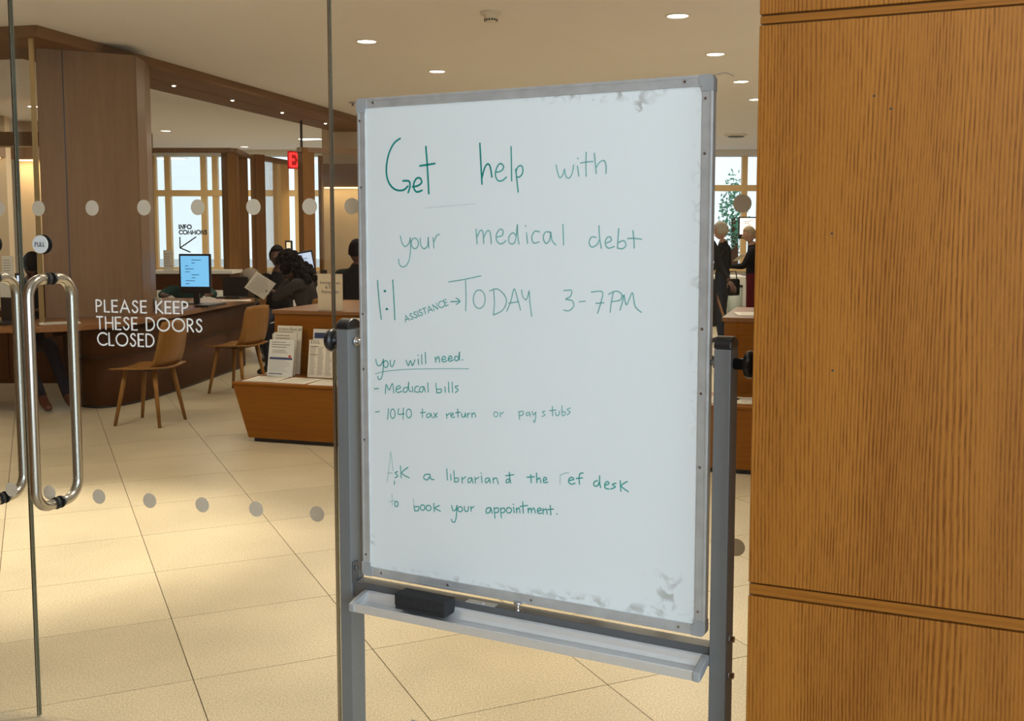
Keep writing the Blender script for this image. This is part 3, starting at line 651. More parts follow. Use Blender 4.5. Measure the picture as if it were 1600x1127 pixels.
# ---- handwriting: strokes recorded in two sheets of the board face
SC=3.0189
def oval(cx,cy,rx,ry,a0=-80,a1=290): return [(cx+rx*math.cos(R(a0+(a1-a0)*i/9)),cy+ry*math.sin(R(a0+(a1-a0)*i/9))) for i in range(10)]
def write(strokes,oy,width,m_,name='handwriting'):
    ss=sorted(strokes,key=lambda s:min(p[0] for p in s)); groups=[]; right=-1e9
    for s in ss:                       # one part for each word
        if min(p[0] for p in s)-right>26 or not groups: groups.append([])
        groups[-1].append(s); right=max(right,max(p[0] for p in s))
    for g in groups:
        b=MB()
        for s in g:
            pts=[(BF.hit(570+x/SC,oy+y/SC,.003)) for x,y in s]; pts=[(p.x,p.z) for p in pts]
            ribbon(b,smooth(pts,5) if len(pts)>2 else pts,width*1.1,.0029)
        b.build('handwritten_word',m_,bs)
T_=190; U_=530
write([[(167,80),(140,100),(118,140),(105,190),(102,240),(112,285),(135,315),(160,325),(185,322),(203,305)],[(180,280),(205,280),(213,290),(212,312),(205,335)],
 [(225,308),(250,303),(268,288),(262,268),(245,268),(232,290),(232,315),(245,332),(270,325)],[(288,118),(293,180),(298,260),(302,340)],[(260,209),(295,204),(330,198)]],T_,.0042,teal1)
write([[(543,103),(547,180),(553,295)],[(553,265),(565,220),(580,200),(592,215),(600,262)]],T_,.0036,teal1)
write([[(618,240),(645,232),(655,212),(640,198),(624,215),(616,250),(628,278),(650,278),(668,262)],[(690,118),(692,200),(693,280)],[(712,225),(718,280),(724,333)],[(712,240),(722,215),(738,208),(746,225),(742,248),(728,262),(714,260)]],T_,.0030,teal2)
write([[(903,205),(910,240),(920,265),(935,250),(942,225),(948,255),(962,268),(978,245),(985,205)],[(1003,210),(1010,258)],[(1045,145),(1043,200),(1045,258)],[(1018,196),(1045,191),(1076,188)],[(1083,150),(1088,200),(1092,245)],[(1090,220),(1108,192),(1128,184),(1138,205),(1138,245)],[(1004,172),(1006,176)]],T_,.0025,teal3)
write([[(168,540),(175,570),(190,590),(208,575),(215,548)],[(215,548),(216,600),(210,650),(195,680),(175,685),(162,670),(160,650)],oval(236,575,17,25),[(262,550),(265,585),(280,600),(297,585),(300,548)],[(299,548),(303,598)],[(322,548),(326,597)],[(326,570),(338,540),(353,532)]],T_,.0026,teal3)
write([[(525,508),(530,577)],[(530,545),(545,515),(557,520),(562,575)],[(562,545),(578,515),(592,525),(597,577)],[(622,545),(648,538),(652,515),(638,508),(622,530),(622,560),(638,577),(655,572),(666,562)],[(712,538),(700,525),(682,540),(680,568),(695,578),(710,562),(720,487)],[(720,487),(722,540),(728,578)],[(763,525),(768,575)],[(758,491),(760,494)],[(824,520),(802,518),(788,545),(797,573),(822,568)],[(874,522),(852,522),(842,550),(855,575),(872,560),(877,522)],[(877,522),(884,562),(902,582)],[(935,485),(938,583)]],T_,.0026,teal3)
write([[(1092,547),(1070,545),(1058,570),(1070,592),(1094,582),(1106,560)],[(1105,492),(1108,550),(1116,598)],[(1138,574),(1162,562),(1158,545),(1143,548),(1134,572),(1147,597),(1177,590)],[(1198,505),(1194,560),(1192,597)],[(1192,597),(1215,600),(1232,585),(1222,562),(1195,572)],[(1265,515),(1270,560),(1271,597)],[(1240,552),(1270,551),(1305,555)]],T_,.0026,teal3)
write([[(60,750),(68,850),(78,933)],[(132,748),(138,850),(142,935)]],T_,.0029,teal2)
write([[(93,800),(97,800)],[(102,885),(106,885)]],T_,.005,teal1)
# ASSISTANCE, climbing small capitals
b=MB(); a=BF.hit(570+192/SC,T_+946/SC,.003); e_=BF.hit(570+393/SC,T_+866/SC,.003); d=Vector((e_.x-a.x,e_.z-a.z)); L_=d.length; d/=L_
caps(b,'ASSISTANCE',a.x,a.z,.0148,.0021,.0029,gap=.2,width=L_,dirv=(d.x,d.y)); b.build('handwriting',teal2,bs)
write([[(405,850),(430,849),(449,848)],[(430,832),(449,848),(432,863)]],T_,.0021,teal2)
write([[(395,757),(470,745),(548,728)],[(475,745),(478,820),(476,893)],oval(540,838,28,44),[(607,790),(612,850),(607,913)],[(588,800),(625,790),(660,820),(668,855),(648,892),(607,913)],[(670,895),(690,845),(705,790),(722,840),(735,890)],[(680,857),(725,850)],[(740,795),(745,825),(762,840),(775,800)],[(775,798),(780,860),(788,920)]],T_,.0024,teal3)
write([[(938,798),(975,797),(970,825),(948,838),(978,845),(986,870),(965,892),(938,890)],[(1012,850),(1040,848)],[(1068,805),(1120,803),(1115,850),(1098,905)],[(1090,858),(1128,855)],[(1172,808),(1162,860),(1158,900)],[(1150,815),(1185,800),(1212,815),(1205,842),(1165,850)],[(1204,890),(1216,850),(1222,818),(1235,865),(1262,808),(1275,870),(1305,900)]],T_,.0024,teal3)
write([[(52,95),(58,120),(72,125),(84,108),(88,95)],[(88,95),(86,150),(78,185),(65,190),(62,175)],oval(99,118,11,16),[(120,100),(122,125),(132,128),(142,100)],[(195,100),(205,125),(215,102),(225,125),(237,98)],[(252,95),(254,120)],[(268,72),(270,118)],[(285,62),(288,116)],[(332,85),(335,110)],[(335,97),(348,83),(353,110)],[(365,97),(380,93),(378,82),(367,85),(364,100),(372,108),(388,102)],[(395,95),(410,90),(407,80),(397,84),(394,97),(402,105),(418,98)],[(440,84),(428,82),(424,95),(433,103),(443,90),(447,62)],[(447,62),(446,100)],[(459,98),(462,98)],[(250,76),(252,77)]],U_,.0024,teal2)
write([[(50,165),(100,152),(200,143),(350,140),(490,140)]],U_,.0016,teal3)
write([[(45,235),(65,233)],[(97,258),(101,215),(115,240),(130,210),(137,255)],[(150,238),(168,230),(162,220),(150,228),(148,245),(158,252),(174,246)],[(200,228),(185,232),(182,248),(195,250),(203,235),(207,203)],[(207,205),(208,240),(220,248)],[(224,225),(227,250)],[(253,222),(238,228),(237,248),(256,250)],[(277,225),(262,228),(258,245),(270,250),(279,228)],[(279,225),(286,250)],[(297,206),(300,250)],[(335,208),(340,255)],[(340,253),(358,252),(360,236),(341,238)],[(378,225),(380,252)],[(395,203),(397,252)],[(412,203),(414,252)],[(441,220),(426,226),(440,240),(427,253)]],U_,.0023,teal2)
write([[(50,345),(68,342)],[(112,328),(108,378)],oval(132,352,11,22),[(160,328),(158,354),(186,352)],[(182,325),(181,378)],oval(208,351,12,21),[(272,330),(272,370)],[(262,348),(286,345)],[(305,350),(292,358),(295,370),(308,365),(311,350)],[(311,350),(319,372)],[(326,350),(342,370)],[(342,348),(325,372)],[(385,352),(388,375)],[(388,360),(400,350)],[(406,362),(418,356),(412,348),(405,358),(412,370),(424,367)],[(438,330),(440,370)],[(428,348),(450,345)],[(456,350),(459,366),(470,366),(474,348)],[(474,348),(477,368)],[(484,350),(486,370)],[(486,358),(495,349)],[(505,350),(506,370)],[(506,357),(517,348),(524,368)]],U_,.0022,teal2)
write([oval(618,355,10,12),[(638,345),(640,368)],[(640,355),(655,345)],[(727,340),(730,380)],[(728,345),(745,340),(748,355),(732,362)],[(775,345),(762,350),(765,362),(777,355)],[(777,346),(783,365)],[(790,342),(795,358),(807,345)],[(807,345),(806,375),(800,393),(795,383)],[(850,340),(838,345),(850,358),(835,366)],[(885,318),(886,362)],[(872,338),(902,335)],[(900,345),(903,360),(915,358),(918,340)],[(930,315),(932,360),(945,355),(945,343),(932,345)],[(970,325),(955,332),(968,345),(955,358)]],U_,.0022,teal3)
write([[(122,530),(115,600),(105,675)],[(122,530),(128,575),(134,622)],[(108,632),(130,632)],[(922,640),(921,685)],[(922,643),(940,634),(962,630)],[(128,730),(130,785)],[(116,768),(140,762)],[(229,755),(232,785)]],U_,.0018,teal4)
write([[(140,670),(140,686)],[(155,625),(143,632),(156,645),(142,655)],[(168,598),(172,655)],[(204,605),(175,632),(210,655)],[(308,638),(285,640),(278,656),(294,665),(308,648)],[(308,640),(312,660),(327,663)],[(387,612),(390,665)],[(405,638),(407,665)],[(420,620),(424,675)],[(424,674),(440,672),(440,656),(425,657)],[(458,652),(460,680)],[(460,662),(476,650)],[(502,654),(488,660),(489,678),(500,672),(505,655)],[(505,655),(511,680)],[(520,652),(522,680)],[(522,662),(538,652)],[(550,645),(553,677)],[(583,655),(570,660),(571,678),(583,670),(588,658)],[(588,656),(592,680)],[(605,655),(607,680)],[(607,663),(621,655),(630,683)],[(680,660),(668,665),(668,678),(680,675),(685,660)],[(685,660),(689,680)],[(682,628),(684,655)],[(665,645),(703,640)],[(548,632),(550,634)]],U_,.0024,teal2)
write([[(783,640),(785,678)],[(765,652),(800,650)],[(810,632),(812,678)],[(812,667),(824,655),(831,678)],[(842,668),(858,662),(852,652),(843,660),(845,677),(863,675)],[(962,668),(985,662),(978,652),(965,658),(962,675),(975,685),(992,680)],[(1030,632),(1016,635),(1011,655),(1013,685)],[(997,658),(1028,655)],[(1098,668),(1082,675),(1082,692),(1098,692),(1106,675)],[(1108,645),(1108,680),(1113,700)],[(1134,690),(1152,682),(1145,672),(1133,682),(1134,702),(1152,708)],[(1185,680),(1168,686),(1182,698),(1160,708)],[(1205,668),(1208,718)],[(1238,672),(1210,693),(1243,720)]],U_,.0026,teal2)
write([oval(149,778,8,13),[(232,785),(236,812)],[(236,811),(253,808),(254,791),(237,791)],oval(273,795,11,13),oval(301,797,12,13),[(325,775),(328,815)],[(352,785),(331,798),(357,812)],[(410,785),(415,808),(428,806),(435,785)],[(435,785),(432,835),(425,862),(413,862),(408,850)],oval(450,803,11,12),[(470,790),(472,810),(485,812),(490,790)],[(500,790),(502,812)],[(502,799),(515,790)],[(592,795),(575,800),(573,820),(588,818),(595,798)],[(595,797),(601,822)],[(610,795),(614,845)],[(612,800),(628,797),(630,815),(614,820)],[(640,797),(644,843)],[(642,802),(658,798),(660,815),(645,820)],oval(680,808,12,13),[(702,793),(705,820)],[(700,779),(702,781)],[(715,797),(717,820)],[(717,805),(728,797),(732,820)],[(745,768),(748,822)],[(733,790),(768,785)],[(770,798),(772,820)],[(772,807),(782,798),(787,820)],[(787,807),(798,798),(805,820)],[(815,812),(832,806),(826,797),(815,805),(818,822),(834,822)],[(840,800),(842,825)],[(842,810),(855,802),(861,826)],[(875,785),(878,830)],[(862,805),(890,802)],[(905,825),(908,825)]],U_,.0025,teal2)
write([[(285,407),(400,398),(520,388)]],T_,.0020,mat('smudged grey ghost line',(.66,.74,.77),.5))
# eraser on the tray
ex=BF.hit(664,950,-.045); er=empty('board_eraser',BF.w((ex.x,-.046,zt2-.003)),BA+R(-1),label='black foam eraser block lying on the whiteboard tray',cat='eraser')
m=MB(); m.box(-.072,.072,-.025,.025,.006,.036); m.build('foam_block',rubber,er,bevel=.003)
m=MB(); m.box(-.070,.070,-.024,.024,-.002,.006); m.build('felt_pad',rubber,er,bevel=.001)

# ================================================================= CEILING FITTINGS
def downlight(px,py,label,r=.085,group='round ceiling downlights'):
    p=onz(px,py,CEIL); t=empty('ceiling_downlight',p,label=label,cat='light',group=group)
    m=MB(); m.lathe([(r*1.12,0),(r*1.12,-.004),(r*.98,-.010),(r*.92,-.006),(r*.92,0)],seg=28,cap=False); m.build('trim_ring',white_wall,t)
    m=MB(); m.lathe([(r*.9,-.0035),(r*.5,-.0055),(.001,-.006)],seg=28); m.build('lens',emit_lamp,t)
for a in ((573,64,'lit round downlight in the ceiling right beside the glass seam, nearer of the left pair'),(683,111,'lit round downlight just above the top edge of the whiteboard, farther of the left pair'),(1059,24,'lit round downlight nearest the top frame edge, above the whiteboard right corner'),(1118,84,'lit round downlight directly above the whiteboard right corner'),(1158,127,'lit round downlight between whiteboard corner and oak wall'),(1181,155,'lit round downlight half hidden by the edge of the oak wall'),(53,166,'small lit downlight left of the wooden column'),(259,204,'dim small downlight right of the wooden column'),(382,229,'small downlight above the corner of the glass room')): downlight(*a)
def square_light(px,py,label,s=.2):
    p=onz(px,py,CEIL); t=empty('ceiling_square_light',p,R(-13),label=label,cat='light',group='square ceiling lights')
    m=MB(); m.box(-s,s,-s*.6,s*.6,-.012,-.0005); m.build('housing',white_wall,t)
    m=MB(); m.box(-s*.9,s*.9,-s*.5,s*.5,-.016,-.0125); m.build('lens',emit_lamp,t)
square_light(485,216.5,'lit square ceiling light left of the glass seam above the exit sign')
square_light(529,222,'lit square ceiling light between the glass seam and the whiteboard',.17)
square_light(265,247,'lit square ceiling light seen through the information room glass at its left end',.34)
p=onz(767,19,CEIL); t=empty('smoke_detector',p,label='white smoke detector on the ceiling above the whiteboard',cat='detector')
m=MB(); m.lathe([(.08,0),(.08,-.014),(.074,-.02),(.055,-.024),(.052,-.05)],seg=28); m.build('base',white_wall,t)
m=MB(); m.lathe([(.05,-.05),(.046,-.062),(.03,-.072),(.001,-.074)],seg=24); hd=m.build('sensor_head',white_wall,t)
for k in range(14):
    q=2*PI*k/14; m=MB(); m.box(-.006,.006,-.001,.002,-.066,-.052,Matrix.Translation((.0485*math.cos(q),.0485*math.sin(q),0))@Matrix.Rotation(q+PI/2,4,'Z')); m.build('vent_slot',ink,hd)
p=onz(551,160,CEIL); t=empty('sprinkler_head',p,label='small grey sprinkler head on the ceiling above the whiteboard left corner',cat='sprinkler')
m=MB(); m.lathe([(.05,0),(.045,-.008),(.02,-.012)],seg=18); m.build('flange',grey_plastic,t)
m=MB(); m.lathe([(.012,-.012),(.012,-.04),(.028,-.043),(.028,-.046)],seg=14); m.build('nozzle',grey_plastic,t)
p=onz(1150,210,CEIL); t=empty('ceiling_diffuser',p,label='round grey ceiling diffuser above the far right windows',cat='vent')
m=MB(); m.lathe([(.19,0),(.19,-.02),(.15,-.035),(.14,0)],seg=28,cap=False); m.build('ring',white_wall,t)
m=MB(); m.lathe([(.15,-.03),(.12,-.05),(.001,-.052)],seg=28); m.build('cone',screw_m,t)
# exit sign
EY=14.6; p=at(471.5,251,EY); t=empty('exit_sign',p,R(48),label='red lit exit sign hanging beside the wooden partition post',cat='sign')
m=MB(); m.box(-.23,.15,-.012,.012,-.12,.12); m.build('sign_panel',exit_body,t)
m=MB(); caps(m,'EXIT',-.20,-.085,.17,.034,-.016,gap=.22,width=.33); m.build('sign_letters',emit_red,t)
m=MB(); m.box(-.012,.012,-.012,.012,.12,CEIL-p.z); m.build('stem',dark_dev,t)

# ================================================================= DESKS
dk=empty('service_desk',(-3.6,9.4,0),label='long rounded oak desk around the wooden column',cat='desk')
def rel(pts,o=(-3.6,9.4)): return [(p[0]-o[0],p[1]-o[1]) for p in pts]
top=[(-6.4,8.15)]+[(-3.95,8.06)]+smooth([(-3.95,8.06),(-3.62,8.12),(-3.38,8.34),(-3.2,8.75),(-3.12,9.3),(-3.02,10.5)],4)[1:]+[(-2.9,11.6),(-4.3,11.6),(-4.2,10.1),(-3.98,9.9),(-3.98,8.98),(-6.4,9.05)]
m=MB(); m.prism(rel(top),.715,.76); tp_o=m.build('desk_top',top_wood,dk,bevel=.004)
base=smooth([(-3.93,9.35),(-3.84,9.0),(-3.57,8.80),(-3.38,8.93),(-3.26,9.3),(-3.17,9.9),(-3.06,10.98)],4)+[(-2.99,11.5),(-3.9,11.5)]
m=MB(); m.prism(rel(base),.02,.43,True); m.build('lower_panel',desk_wood,dk)
m=MB(); m.prism(rel(base),.44,.714,True); m.build('upper_panel',desk_wood,dk)
m=MB(); m.prism([(x*.98,y*.99) for x,y in rel(base)],.0,.45); m.build('plinth',dark_dev,dk)
m=MB(); m.box(-2.78,-2.7,-1.2,-.4,0,.714); m.build('end_panel',desk_wood,dk)
m=MB(); m.box(-.40,-.33,-.55,1.9,.6,.714); m.build('support_rail',desk_wood,dk)
t=empty('added_dark_cabinet',(-5.2,10.3,0),label='added low cabinet that darkens the view under the desk, left of the wooden column',cat='cabinet')  # invented dark block, keeps the space seen under the desk dark
m=MB(); m.box(-.9,.75,-.02,.4,0,.72); m.build('added_cabinet_body',desk_wood,t,bevel=.003)
for k in range(3): m=MB(); m.box(-.88+k*.545,-.345+k*.545,-.04,-.021,.05,.70); m.build('added_cabinet_door',desk_wood,t)
# thin brass screen post on the desk
q=onz(66,505,.76); t=empty('screen_post',(q.x,q.y,.7605),label='thin brass post rising from the desk left of the wooden column',cat='post')
m=MB(); m.box(-.017,.017,-.012,.012,0,CEIL-.09-.7607); m.build('shaft',mat('satin brass',(.62,.47,.25),.3,.7),t); m=MB(); m.lathe([(.03,0),(.03,.006),(.02,.01)]); m.build('base_flange',steel,t)
# ---- chairs
def make_chair(label):
    t=empty('shell_chair',(0,0,0),label=label,cat='chair',group='bent oak shell chairs')
    # local: faces +y.  curved ply seat
    def sheet(rows,thick):
        m=MB(); n=len(rows); k=len(rows[0]); T=[p for r in rows for p in r]; B=[Vector(p) for p in T]
        m.add(T,[(i*k+j,i*k+j+1,(i+1)*k+j+1,(i+1)*k+j) for i in range(n-1) for j in range(k-1)],True); return m
    rows=[]
    for i in range(9):
        v=i/8; y=.22-.42*v; w_=.205+.02*math.sin(PI*v)
        rows.append([Vector((w_*u,y,.455-.012*math.sin(PI*v)*1.0+.016*u*u-(.02*(1-v)**4))) for u in (-1,-.66,-.33,0,.33,.66,1)])
    s=sheet(rows,.012).build('seat',chair_wood,t); md=s.modifiers.new('s','SOLIDIFY'); md.thickness=.014
    rows=[]
    for i in range(9):
        v=i/8; z=.455+.365*v; y=-.20-.045*v-.02*math.sin(v*PI/2)+(.03*(1-v)**6); w_=(.215-.02*v)*(1 if v<.85 else 1-.10*(v-.85)/.15)
        rows.append([Vector((w_*u,y+.03*u*u-.0,z-(.01*u*u if v>.9 else 0))) for u in (-1,-.66,-.33,0,.33,.66,1)])
    s=sheet(rows,.012).build('backrest',chair_wood,t); md=s.modifiers.new('s','SOLIDIFY'); md.thickness=.012
    for sx in (-1,1):
        for sy in (-1,1):
            m=MB(); m.tube([(sx*.13,sy*.12-.0,.437),(sx*.19,sy*.19,.0)],[.02,.0125],10); m.build('leg',chair_wood,t)
    m=MB(); m.box(-.14,.14,-.135,.135,.425,.437); m.build('under_frame',dark_dev,t)
    return t
def dup(root,loc,rz,label):
    r=root.copy(); C.objects.link(r); r.location=loc; r.rotation_euler=(0,0,rz); r['label']=label
    for ch in list(root.children):
        c=ch.copy(); C.objects.link(c); c.parent=r
    return r
ch=make_chair('oak shell chair on the open tiles in front of the rounded desk end'); ch.location=(-2.87,8.14,0); ch.rotation_euler=(0,0,R(78))
dup(ch,(-2.6,9.72,0),R(70),'oak shell chair behind the low leaflet bench, second from the glass door')
dup(ch,(-2.22,10.85,0),R(72),'oak shell chair farthest back, under the woman reading a sheet')
# ---- low leaflet bench and counters
NF=Frame(-1.915,7.40,R(-17.2))
bn=empty('leaflet_bench',NF.o,NF.a,label='low oak display bench with leaflets, behind the whiteboard',cat='bench')
BL=4.6; BH=.43; BD=.50
m=MB(); m.add([(0,0,.03),(BL,0,.03),(BL,BD,.03),(0,BD,.03),(-.10,-.03,BH-.02),(BL,-.03,BH-.02),(BL,BD,BH-.02),(-.10,BD,BH-.02)],[(0,3,2,1),(4,5,6,7),(0,1,5,4),(1,2,6,5),(2,3,7,6),(3,0,4,7)]); m.build('bench_body',oak,bn,bevel=.003)
m=MB(); m.box(-.105,BL,-.035,BD,BH-.019,BH); m.build('bench_top',oak,bn,bevel=.003)
m=MB(); m.box(.03,BL-.02,.03,BD,0,.03); m.build('toe_kick',dark_dev,bn)
def counter(x0,x1,y0,y1,zt,label):
    o=NF.w((x0,y0,0)); t=empty('information_counter',o,NF.a,label=label,cat='counter')
    m=MB(); m.box(0,x1-x0,0,y1-y0,.0,zt-.03); m.build('body',oak,t,bevel=.002)
    m=MB(); m.box(-.015,x1-x0+.015,-.015,y1-y0,zt-.029,zt); m.build('counter_top',top_wood,t,bevel=.003)
    return t
counter(-.08,2.3,BD+.03,1.75,.905,'oak information counter left of the whiteboard, behind the leaflets')
rx=NF.loc(onz(1137,492,.93)).x
counter(rx,rx+1.3,BD+.03,1.5,.93,'oak counter between the right whiteboard post and the oak wall')

# ---- printed sheets
def lines(m,x0,x1,z0,z1,n,y,th=.0022,ragged=.25):
    for i in range(n):
        z=z1-(z1-z0)*i/max(n-1,1); e=x1-(x1-x0)*random.uniform(0,ragged); m.add([(x0,y,z-th/2),(e,y,z-th/2),(e,y,z+th/2),(x0,y,z+th/2)],[(0,1,2,3)])
def leaflet(px,pyb,yl,zb,w_,h,lean,label,kind,rz=0,th=.004,m_=paper):
    o=NF.hit(px,pyb,yl); t=empty('leaflet',NF.w((o.x,yl,zb)),NF.a+rz,label=label,cat='leaflet',group='printed leaflets propped on the bench')
    t.rotation_euler=(R(-lean),0,NF.a+rz)
    m=MB(); m.box(0,w_,0,th,0,h); m.build('sheet',m_,t); y=-.0006
    m=MB()
    if kind=='flyer':
        lines(m,.02,w_-.03,h*.8,h*.93,3,y,.006,.3); lines(m,.03,w_-.05,h*.64,h*.72,4,y,.0022); m.build('small_print',ink_grey,t)
        m=MB(); m.box(.012,w_-.012,y-.0002,0,h*.46,h*.52); lines(m,.012,w_-.02,h*.07,h*.07,1,y,.006,.6); m.build('blue_band',ink_blue,t)
        m=MB(); m.box(w_-.045,w_-.02,y-.0002,0,h*.54,h*.575,); m.box(w_-.038,w_-.027,y-.0002,0,h*.52,h*.59); m.build('red_mark',ink_red,t)
        m=MB(); lines(m,.012,w_-.02,h*.14,h*.44,9,y,.0018,.3); m.build('small_print',ink_grey,t)
    elif kind=='esol':
        font_text('ESOL',.034,ink,t,Matrix.Translation((.012,y,h*.90))@FACE)
        m=MB()
        for c in range(3):
            xa=.012+c*(w_-.02)/3; lines(m,xa,xa+(w_-.03)/3-.008,h*.08,h*.80,24,y,.0032,.35)
        m.build('small_print',ink_grey,t)
        m=MB(); m.box(.012,.075,y-.0002,0,h*.82,h*.835); m.box(.012,.075,y-.0002,0,h*.60,h*.612); m.build('heading_bar',ink,t)
    elif kind=='dark':
        m.box(.012,w_-.012,y-.0002,0,h*.80,h*.92); m.build('heading_bar',ink_blue,t)
        m=MB(); lines(m,.012,w_-.02,h*.1,h*.74,14,y,.002); m.build('small_print',ink_grey,t)
    elif kind=='head':
        font_text('Academic\nImprovement',.022,ink,t,Matrix.Translation((.012,y,h*.91))@FACE)
        font_text('Esol, #1',.032,ink,t,Matrix.Translation((w_*.52,y,h*.90))@FACE)
        m=MB(); lines(m,.012,w_-.02,h*.1,h*.74,14,y,.002); m.build('small_print',ink_grey,t)
    elif kind=='note':
        font_text('Free English\nClasses',.026,ink,t,Matrix.Translation((.015,y,h*.66))@FACE)
    return t
leaflet(430,575,BD-.06,BH+.004,.205,.36,8,'tall printed sheet at the back of the left leaflet stack','head',th=.006)
leaflet(424,580,BD-.12,BH+.004,.20,.315,8,'middle printed sheet of the left leaflet stack','flyer',rz=R(-4),th=.008)
leaflet(417,588,BD-.20,BH+.004,.215,.27,10,'front flyer with a navy band and red mark in the left leaflet stack','flyer',rz=R(-3),th=.01,m_=paper_cool)
leaflet(486,575,BD-.08,BH+.004,.22,.345,8,'sheet with a dark heading bar behind the three column leaflet','dark',th=.006,m_=paper_cool)
leaflet(480,588,BD-.18,BH+.004,.21,.275,9,'three column leaflet standing right of the navy band flyer','esol',th=.01)
o_=NF.hit(0,0,0)
for px,yl,zb,w_,h,txt,lab,sz in ((497,BD+.07,.905,.205,.275,'Immigration\n& ELL\nResources','beige upright sign about resources on the counter behind the glass seam',.034),):
    o=NF.hit(px,484,yl); t=empty('counter_sign',NF.w((o.x,yl,zb+.001)),NF.a,label=lab,cat='sign')
    m=MB(); m.box(0,w_,0,.004,0,h); m.build('card',acrylic_beige,t)
    font_text(txt,sz,ink,t,Matrix.Translation((w_/2,-.0006,h*.72))@FACE,ax='CENTER')
    m=MB(); m.box(0,w_,-.03,.05,0,.003); m.build('foot',glass_far,t)
o=NF.hit(547,505,BD-.02); 
leaflet(546,520,BD-.035,BH+.004,.16,.43,4,'note sheet propped against the counter beside the left post','note')
def flat_sheet(fr,x,y,z,w_,d,rz,label,m_=paper,group=None,nl=8):
    t=empty('paper_sheet',fr.w((x,y,z)),fr.a+rz,label=label,cat='paper',group=group)
    m=MB(); m.box(-w_/2,w_/2,-d/2,d/2,0.0005,.003); m.build('sheet',m_,t)
    m=MB()
    for i in range(nl):
        yy=-d*.38+d*.76*i/max(nl-1,1); m.add([(-w_*.38,yy-.002,.0034),(w_*random.uniform(.1,.38),yy-.002,.0034),(w_*.3,yy+.002,.0034),(-w_*.38,yy+.002,.0034)],[(0,1,2,3)])
    m.build('printed_lines',ink_grey,t); return t
G_='flat papers on the leaflet bench'
for x,y,rz,lab in ((.06,.16,.08,'white sheet lying flat at the left end of the low bench'),(.33,.15,-.05,'white sheet lying flat in front of the navy band flyer'),(.60,.13,.04,'white sheet lying flat in front of the three column leaflet'),(.86,.17,.1,'white sheet lying flat on the bench beside the left post'),(3.0,.16,.1,'white sheet flat on the bench just left of the right post'),(3.28,.17,-.2,'white sheet with a drawing on the bench right of the right post'),(3.52,.20,.05,'white sheet flat on the bench at the foot of the oak wall')):
    flat_sheet(NF,x,y,BH,.25,.26,rz,lab,paper,G_)
flat_sheet(NF,.75,.95,.905,.3,.22,.2,'loose sheet on the left information counter',paper,None)
flat_sheet(NF,rx+.17,.85,.93,.25,.3,.2,'loose sheet on the counter beside the oak wall',paper,None)
WFm=Frame(0,0,0)
for x,y,rz,lab in ((-4.35,8.25,.1,'sheet on the desk edge behind the left door handle'),(-3.68,8.42,.5,'open magazine on the rounded desk end beneath the column'),(-2.98,11.15,.2,'white sheet on the desk in front of the reader')):
    flat_sheet(WFm,x,y,.7605,.3,.22,rz,lab,paper,None)

# ---- computers
def monitor(px,py_c,Y,w_,h,rz,label,scr,tilt=0,page=True,zb=.76,name='computer_monitor'):
    c=at(px,py_c,Y); t=empty(name,(c.x,c.y,zb+.0005),rz,label=label,cat='computer')
    zc=c.z-zb
    m=MB(); m.box(-w_/2,w_/2,0,.03,zc-h/2,zc+h/2,Matrix.Rotation(tilt,4,'Y')if tilt else None); case=m.build('case',dark_dev,t,bevel=.004)
    T=Matrix.Rotation(tilt,4,'Y') if tilt else Matrix.Identity(4)
    m=MB(); m.box(-w_/2+.018,w_/2-.018,-.002,.001,zc-h/2+.07,zc+h/2-.02,T); s=m.build('screen',scr,t)
    if page:
        m=MB()
        for i in range(9):
            zz=zc+h*.34-i*h*.075; L_=random.uniform(.1,.32)*w_; xx=random.choice((-.3,-.1))*w_
            m.box(xx,xx+L_,-.0032,-.0022,zz,zz+.006,T)
        m.build('page_text',ink_blue,s)
    m=MB(); m.box(-.03,.03,.02,.045,.01,zc-h/2+.04); m.box(-.12,.12,-.06,.10,0,.012); m.build('stand',dark_dev,t)
    return t
monitor(304.5,428,10.6,.33,.40,R(-6),'blue lit monitor standing on the desk below the info lettering',screen_blue)
monitor(507,409,11.2,.20,.26,R(20),'tilted pale screen behind the beige counter sign',screen_pale,tilt=R(-10),zb=0)
monitor(451,388,12.4,.085,.18,R(-5),'small framed cream display above the dark haired readers',mat('lit cream display',(.8,.7,.5),.4,emit=.55,ecol=(1,.88,.62)),page=False,zb=0)
monitor(1173,356,17.5,.42,.36,R(10),'far black framed monitor beside the oak wall edge',mat('lit white display',(.8,.8,.8),.4,emit=.9,ecol=(1,.95,.9)),page=True)
monitor(30,440,8.75,.07,.14,R(6),'purple lit laptop screen behind the glass door seam',screen_pale,page=False)
t=empty('laptop',(at(362,452,11.6).x,11.6,.7605),R(170),label='open black laptop seen from behind, beside the grey hooded head',cat='laptop')
m=MB(); m.box(-.14,.14,-.1,.12,0,.018); m.build('keyboard_deck',dark_dev,t,bevel=.003); m=MB(); m.box(-.15,.15,-.105,-.095,.018,.23); m.build('lid',dark_dev,t,bevel=.003)
t=empty('laptop',(at(6,470,8.42).x,8.40,.7605),R(150),label='black laptop lid at the far left behind the door handles',cat='laptop')
m=MB(); m.box(-.17,.17,-.1,.12,0,.018); m.build('keyboard_deck',dark_dev,t,bevel=.003); m=MB(); m.box(-.17,.17,-.105,-.095,.018,.2); m.build('lid',dark_dev,t,bevel=.003)
t=empty('keyboard',(-3.0-.02,10.35,.7605),R(80),label='black keyboard on the desk right of the blue monitor',cat='keyboard')
m=MB(); m.box(-.2,.2,-.07,.07,0,.02); m.build('keyboard_body',dark_dev,t,bevel=.003)
m=MB()
for a in range(12):
    for b_ in range(4): m.box(-.19+a*.032,-.163+a*.032,-.062+b_*.031,-.036+b_*.031,.02,.025)
m.build('keys',ink_grey,t,kind='stuff')
